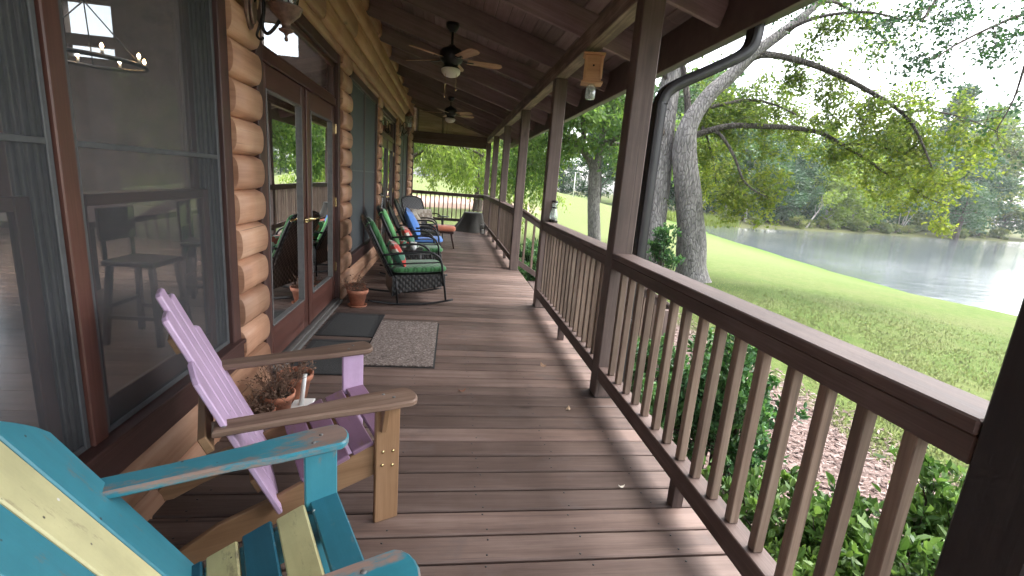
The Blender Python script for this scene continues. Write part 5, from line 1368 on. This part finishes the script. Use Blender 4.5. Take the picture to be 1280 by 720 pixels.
# --- far trees
def far_proto(seed, H, R, clear, leafm, barkm, n, shape='round', ls=.5, name='far_tree', narrow=1.0):
    p = Plant(seed); p.tube(p.path((0, 0, -.4), (0, 0, 1), H * .85, 7, .06), .25, .05, 7)
    nc = int(n); 
    for k in range(nc):
        h = clear + (H - clear) * (k + p.r.random()) / nc; u = (h - clear) / (H - clear)
        prof = {'round': math.sqrt(max(.05, 1 - (2 * u - .85) ** 2 * .8)), 'cone': (1 - u) * .9 + .12, 'willow': math.sqrt(max(.08, 1 - (2 * u - .8) ** 2))}[shape]
        a = p.r.uniform(0, 2 * PI); rr = R * prof * math.sqrt(p.r.uniform(.15, 1)) * p.r.uniform(.8, 1.15)
        c = np.array([rr * math.cos(a), rr * math.sin(a), h]); cr = R * p.r.uniform(.16, .34)
        if k % 3 == 0: p.tube(p.path((0, 0, max(.5, h - rr * .5)), c - np.array([0, 0, max(.5, h - rr * .5)]), np.linalg.norm(c - np.array([0, 0, max(.5, h - rr * .5)])), 4, .12), .07, .02, 4)
        m = 110; q = p.r.normal(size=(m, 3)); q /= np.linalg.norm(q, axis=1)[:, None]; q *= (p.r.random(m) ** .45)[:, None] * cr * np.array([1.15, 1.15, .7])
        if shape == 'willow': q[:, 2] *= 1.2
        D = q / cr + p.r.normal(size=(m, 3)) * .6 + np.array([0, 0, -.25 if shape != 'cone' else 0]); D /= np.linalg.norm(D, axis=1)[:, None]
        p.P.append(c + q); p.D.append(D); p.S.append(ls * p.r.uniform(.6, 1.2, m)); p.C.append(np.clip(p.r.normal(.35, .16) + p.r.uniform(-.12, .3, m), 0, 1))
    return p, leafm, barkm
PROTO = {}
def far_tree(kind, x, y, s, rz, label, name, cat='tree', group=None, dz=0.0):
    loc = (x, y, gz(x, y) - .1 + dz)
    if kind not in PROTO:
        spec = {'broad': (51, 13, 4.6, 3.2, 'far', 'bark', 46, 'round'), 'tall': (52, 15, 3.8, 4.0, 'far', 'barkw', 46, 'round'), 'pine': (53, 16, 3.4, 3.5, 'fardark', 'barkd', 44, 'cone'),
                'dark': (54, 12, 5.0, 1.2, 'fardark', 'barkd', 48, 'round'), 'willow': (55, 9, 4.3, .8, 'willow', 'barkw', 46, 'willow'), 'olive': (56, 14, 5.2, 1.6, 'olive', 'bark', 50, 'round'),
                'bush': (57, 2.4, 2.0, .1, 'olive', 'barkd', 22, 'round', .28)}[kind]
        pp, lm, bm_ = far_proto(*spec)
        t = thing(name, label, cat, loc, rz, group); PROTO[kind] = t
        pp.tube_mesh('trunk', M[bm_], t); pp.leaf_mesh('crown', LM[lm], t, .34)
    else:
        t = copy_tree(PROTO[kind]); t.name = name; t.location = loc; t.rotation_euler = (0, 0, rz)
        for k in ('group',):
            if k in t: del t[k]
        tag(t, label, cat, group)
    s = s * ({'wood_tree': 1.6, 'lawn_edge_tree': 1.15, 'bank_tree': 1.4}.get(name, 1.0)); t.scale = (s * random.uniform(.92, 1.08), s * random.uniform(.92, 1.08), s)
    return t
FR = 'trees on the far bank of the pond'; WD = 'trees of the wood behind the far bank'
front = [('tall', 37.5, 74, 1.0, 'slim tree with bare pale trunk at the inlet behind the grassy bank'), ('broad', 43, 77.5, 1.05, 'broad tree with bare trunk rising behind the reeds at the pond inlet'), ('tall', 49, 79, .95, 'slim pale-trunked tree on the far bank between the broad tree and the willows'),
    ('tall', 54.5, 81, .80, 'shorter pale-trunked tree on the far bank under the oak branch tips'), ('dark', 60, 82.5, .72, 'low dark rounded tree on the far bank beside the leaning white trunk'), ('dark', 67.5, 85, .78, 'dark rounded tree behind the leaning white trunk'),
    ('willow', 75.5, 85.5, .95, 'yellow-green willow on the far bank with leaning white trunk before it'), ('willow', 83.5, 87.5, 1.08, 'bright green willow on the far bank, larger of the two willows'), ('dark', 91, 91, .95, 'dark bushy tree on the far bank between the willow and the cypress'),
    ('olive', 101, 92, .62, 'low olive tree on the far bank left of the cypress'), ('dark', 118, 97, 1.15, 'dark spreading tree on the far bank just past the cypress'), ('olive', 131, 103, 1.35, 'tall olive-yellow tree on the far bank near the frame edge'), ('dark', 142, 104, 1.35, 'dark tree at the far bank cropped by the frame edge')]
for k, x, y, s, lb in front: far_tree(k, x, y, s, random.uniform(0, 6), lb, 'bank_tree', 'tree', FR)
for i, (k, x, y, s) in enumerate([('pine', 40, 88, 1.0), ('broad', 47, 90, 1.25), ('pine', 53, 92, .9), ('broad', 60, 96, .85), ('pine', 68, 98, .72), ('broad', 76, 100, .9), ('pine', 86, 103, .85), ('broad', 97, 104, .95), ('pine', 107, 107, 1.0), ('broad', 120, 112, 1.2), ('pine', 134, 116, 1.45), ('broad', 148, 120, 1.6), ('broad', 35, 92, 1.2), ('pine', 31, 96, 1.1), ('dark', 57, 88, .8), ('dark', 88, 97, 1.0), ('dark', 108, 99, .9), ('dark', 72, 93, .75), ('dark', 64, 90, .8), ('broad', 80, 94, .8), ('pine', 101, 100, .9), ('dark', 114, 103, 1.0), ('dark', 45, 84, .8), ('dark', 37, 82, .8), ('dark', 126, 107, 1.0), ('dark', 95, 97, .9), ('dark', 51, 86, .7)]):
    far_tree(k, x, y, s, random.uniform(0, 6), 'tree of the wood behind the front row on the far bank', 'wood_tree', 'tree', WD)
for i, (k, x, y, s) in enumerate([('dark', 8, 112, .7), ('broad', 14, 116, .75), ('dark', 20, 110, .7), ('broad', 27, 114, .85), ('dark', 33, 108, .8), ('broad', 1, 118, .8), ('dark', -6, 120, .75), ('broad', -14, 118, .9), ('dark', -22, 116, .85), ('dark', 25, 104, .55), ('dark', 17, 106, .5)]):
    far_tree(k, x, y, s, random.uniform(0, 6), 'dark green tree in the row along the far edge of the lawn', 'lawn_edge_tree', 'tree', 'trees along the far edge of the lawn')
for i, (x, y, s) in enumerate([(38.5, 70.3, .7), (46, 73.2, .8), (52, 74.6, .6), (63, 78.2, .8), (71, 80.2, .7), (79, 82.2, .9), (87, 84.4, .8), (95, 86, .7), (110, 89, .9), (121, 93, .9), (132, 97, 1.0), (66, 79.2, .6), (91, 85.4, .7)]):
    far_tree('bush', x, y, s, random.uniform(0, 6), 'small olive bush at the waterline of the far bank', 'bank_bush', 'bush', 'bushes along the far waterline')

def cypress():
    p = Plant(61); b = np.array([104.5, 84.6, -2.9])
    c = np.array([tuple(v) for v in catmull([tuple(b), tuple(b + (0, 0, .8)), tuple(b + (.2, 0, 3)), tuple(b + (.5, 0, 6)), tuple(b + (.3, 0, 10))], 4)])
    p.tubes.append((c, np.interp(np.linspace(0, 1, len(c)), [0, .12, .4, 1], [1.5, .75, .55, .1]), 12))
    for k in range(34):
        h = 4 + 8 * k / 34; a = k * 2.4; rr = 5.2 * (1 - .5 * k / 34) * p.r.uniform(.4, 1.1); cc = b + np.array([rr * math.cos(a), rr * math.sin(a), h - .12 * rr])
        p.tube(np.array([b + (0.3, 0, h - .6), (b + (0.3, 0, h) + cc) / 2, cc]), .10, .03, 4)
        m = 110; q = p.r.normal(size=(m, 3)) * np.array([.9, .9, .42]); p.P.append(cc + q); D = p.r.normal(size=(m, 3)) + np.array([0, 0, -.4]); p.D.append(D / np.linalg.norm(D, axis=1)[:, None]); p.S.append(.5 * p.r.uniform(.6, 1.2, m)); p.C.append(np.clip(p.r.normal(.35, .15) + p.r.uniform(-.1, .25, m), 0, 1))
    t = tree_thing('cypress_tree', 'dark cypress with flared trunk standing in the water at the far bank', 'tree', tuple(b)); finish(p, t, 'fardark', 'barkd', .3)
cypress()
p = Plant(63)
L0 = np.array([65.0, 78.5, -2.4]); p.tube(p.path(L0, (.55, .1, .8), 6.5, 8, .07), .20, .05, 7)
for k in range(6): p.tube(p.path(L0 + np.array([.55, .1, .8]) * (3 + .5 * k), (.4 * (-1) ** k, .2, .8), 2.2, 5, .2), .06, .015, 5)
p.leaves(p.path(L0 + np.array([2.8, .4, 4.4]), (.5, 0, .8), 2.2, 4), 160, .5, .35, .2, .4)
t = tree_thing('leaning_tree', 'bare white trunk leaning over the far waterline', 'tree', tuple(L0)); finish(p, t, 'willow', 'barkw')
p = Plant(64); L0 = np.array([94.0, 87.5, -2.2])
for k in range(5): p.tube(p.path(L0 + np.array([k * .2, 0, 0]), (-.2 + .15 * k, .1, .9), 7 + p.r.uniform(-1, 1), 8, .12), .12, .02, 6)
p.leaves(p.path(L0 + np.array([0, 0, 5]), (.1, 0, 1), 2.0, 4), 60, .8, .3, .2, .4)
t = tree_thing('bare_tree', 'leafless pale grey tree standing beside the bright willow', 'tree', tuple(L0)); finish(p, t, 'olive', 'barkw')

def reeds():
    r = np.random.default_rng(71); N = 7000
    x = r.uniform(31.5, 47, N); y = 62.5 + (x - 31.5) * .55 + r.normal(1.6, 1.5, N) + r.uniform(0, 3, N)
    sd = shore_dist(x, y); ok = (sd > -.5) & (sd < 6); x, y = x[ok], y[ok]; N = len(x); z = ground_z(x, y)
    h = r.uniform(.5, 1.5, N); w = r.uniform(.03, .06, N); a = r.uniform(0, 2 * PI, N); l = r.uniform(.1, .5, N) * h; b = r.uniform(0, 2 * PI, N)
    co = np.empty((N, 3, 3)); co[:, 0] = np.stack([x - np.cos(a) * w, y - np.sin(a) * w, z], 1); co[:, 1] = np.stack([x + np.cos(a) * w, y + np.sin(a) * w, z], 1); co[:, 2] = np.stack([x + np.cos(b) * l, y + np.sin(b) * l, z + h], 1)
    me = raw_mesh('reeds', co.reshape(-1, 3), np.arange(N * 3).reshape(-1, 3), r.random(N)); tag(link_mesh('reeds', me, LM['reed']), kind='stuff')
reeds()
t = thing('lawn_pole', 'thin white pole standing on the far lawn', 'pole', (15.9, 60, gz(15.9, 60)))
mb = MB(); mb.tube([(0, 0, 0), (0, 0, 3.0)], .05, 10); mb.lathe([(.07, 3.0), (.09, 3.05), (0, 3.12)], n=10); mb.build('shaft', M['white'], t)

# --- shrubs along the porch
def shrub(label, x, y, R, H, seed, leafm='azalea', ls=.06, n=4200, stems=26, name='shrub', wid=.26, open_=0.0):
    z = gz(x, y); p = Plant(seed)
    for k in range(stems):
        a = p.r.uniform(0, 2 * PI); el = p.r.uniform(.35, 1.45); L = p.r.uniform(.75, 1.05)
        tip = np.array([math.cos(a) * math.cos(el) * R, math.sin(a) * math.cos(el) * R, max(.25, math.sin(el)) * H]) * L
        s0 = np.array([math.cos(a) * R * .12, math.sin(a) * R * .12, -.05]); pth = np.array([s0 + (tip - s0) * q + np.array([0, 0, H * .18 * math.sin(PI * q)]) + p.r.normal(size=3) * .02 for q in np.linspace(0, 1, 6)])
        p.tube(pth, .011, .004, 5); c0 = p.r.uniform(.1, .5)
        nt = 9
        for q in range(nt):
            i = int(p.r.integers(2, 6)); i = min(i, 5); d = p.unit() + np.array([0, 0, .75]) + (tip / np.linalg.norm(tip)) * .6
            tw = p.path(pth[i], d, R * p.r.uniform(.18, .38), 4, .2, .05); p.tube(tw, .004, .002, 3)
            # leaves gather in whorls at the twig tips
            p.leaves(tw, max(3, n // (stems * nt)), ls * .35, ls, -.12 + open_, c0, .3)
            p.leaves(tw[-2:], 5, ls * .2, ls * 1.05, -.35, min(1, c0 + .32), .6)
    p.tubes = [(a + np.array([x, y, z]), b, c) for a, b, c in p.tubes]; p.P = [a + np.array([x, y, z]) for a in p.P]
    t = tree_thing(name, label, 'shrub', (x, y, z), 'shrubs along the porch'); finish(p, t, leafm, 'barkd', wid, 'foliage', oval=True)
shrub('bright broad-leaved shrub below the front railing beside the dark near post', 1.95, 1.05, .60, 1.0, 81, 'shrub', .06, 5200, 34)
shrub('broad-leaved shrub under the middle of the front railing, next to the mulch', 1.88, 1.85, .55, .78, 82, 'shrub', .058, 4600, 32)
shrub('broad-leaved shrub further out at the mulch edge, seen between the front balusters', 2.5, 1.75, .6, .85, 83, 'shrub', .062, 4600, 32)
shrub('tall dark leafy bush rising behind the front balusters beside the steps', 2.05, 2.98, .62, 1.15, 84, 'azalea', .05, 9000, 42)
shrub('low bush in the corner between the front railing and the stair rail', 2.15, 4.25, .5, .80, 85, 'azalea', .055, 3600)
shrub('dense bush on the far side of the steps, seen through the stair rail', 1.95, 8.75, .7, 1.05, 86, 'azalea', .06, 5000, 30)
shrub('bush outside the second railing beyond the steps', 2.0, 10.6, .7, .95, 87, 'azalea', .07, 3600)
shrub('low shrub at the foot of the front railing by the deck edge', 1.62, 1.45, .33, .60, 88, 'shrub', .06, 2600)
shrub('leafy suckering bush growing at the foot of the oak trunks', 5.72, 11.7, .55, 1.5, 89, 'azalea', .10, 1000, 16, open_=.1)
shrub('low broad-leaved shrub past the mulch by the front railing end', 3.1, .95, .6, .75, 90, 'shrub', .068, 3600)

# ------------------------------------------------------------------ camera, light, world
cam = bpy.data.cameras.new('camera'); co = bpy.data.objects.new('camera', cam); COL.objects.link(co)
Rr = (0.9884235459693697, -0.1293699372185734, 0.0792610441351867); Dn = (0.04859348605251897, -0.22495536853930279, -0.9731565934003685); Fw = (0.14372740478628732, 0.9657424612749556, -0.216064646816618)
co.matrix_world = Matrix(((Rr[0], -Dn[0], -Fw[0], 0), (Rr[1], -Dn[1], -Fw[1], 0), (Rr[2], -Dn[2], -Fw[2], 1.44), (0, 0, 0, 1)))
cam.sensor_width = 36; cam.lens = 586 / 1280 * 36; cam.clip_start = .03; cam.clip_end = 3000
S.camera = co
W = bpy.data.worlds.new('World'); S.world = W; W.use_nodes = True
nt = W.node_tree; nt.nodes.clear(); g = NT(nt)
EL, AZ = 62, 84          # sun height and compass direction (clockwise from +Y)
sky = g.n('ShaderNodeTexSky', sky_type='NISHITA', sun_disc=False, sun_elevation=rad(EL), sun_rotation=rad(AZ), air_density=1.0, dust_density=4.0, ozone_density=.6)
# thin bright cloud: the same sky, paler
hz = g.mix(.72, sky.outputs[0], g.n('ShaderNodeRGBToBW', {0: sky.outputs[0]}).outputs[0])
bg = g.n('ShaderNodeBackground', {'Color': hz, 'Strength': .15}).outputs[0]
o = nt.nodes.new('ShaderNodeOutputWorld'); nt.links.new(bg, o.inputs[0])
sun = bpy.data.lights.new('sun', 'SUN'); sun.energy = .5; sun.angle = rad(85); sun.color = (1.0, .97, .93)
so = bpy.data.objects.new('sun', sun); COL.objects.link(so)
d = Vector((math.sin(rad(AZ)) * math.cos(rad(EL)), math.cos(rad(AZ)) * math.cos(rad(EL)), math.sin(rad(EL))))
so.rotation_euler = (-d).to_track_quat('-Z', 'Y').to_euler(); so.location = (30, -10, 40)
S.view_settings.view_transform = 'Standard'; S.view_settings.look = 'None'; S.view_settings.exposure = 3.0; S.view_settings.gamma = 1.0; S.view_settings.use_curve_mapping = False
S.render.engine = 'CYCLES'; S.cycles.use_denoising = True; S.cycles.max_bounces = 10; S.cycles.diffuse_bounces = 5; S.cycles.glossy_bounces = 5; S.cycles.transmission_bounces = 4; S.cycles.transparent_max_bounces = 14
S.cycles.sample_clamp_indirect = 8.0; S.cycles.caustics_reflective = False; S.cycles.caustics_refractive = False

# humid air: far things fade a little
def haze():
    bm = bmesh.new(); bmesh.ops.create_cube(bm, size=1.0)
    bm.transform(Matrix.Translation(Vector((135, 192, 11.5))) @ Matrix.Diagonal((620, 570, 35, 1)))
    me = bpy.data.meshes.new('haze'); bm.to_mesh(me); bm.free()
    m, nt = new_mat('humid_air'); g = NT(nt)
    v = g.n('ShaderNodeVolumePrincipled', {'Color': (.90, .94, .97, 1), 'Density': .0003, 'Anisotropy': .3})
    o = nt.nodes.new('ShaderNodeOutputMaterial'); nt.links.new(v.outputs[0], o.inputs[1])
    tag(link_mesh('haze', me, m), kind='stuff')
haze()
S.cycles.volume_bounces = 0
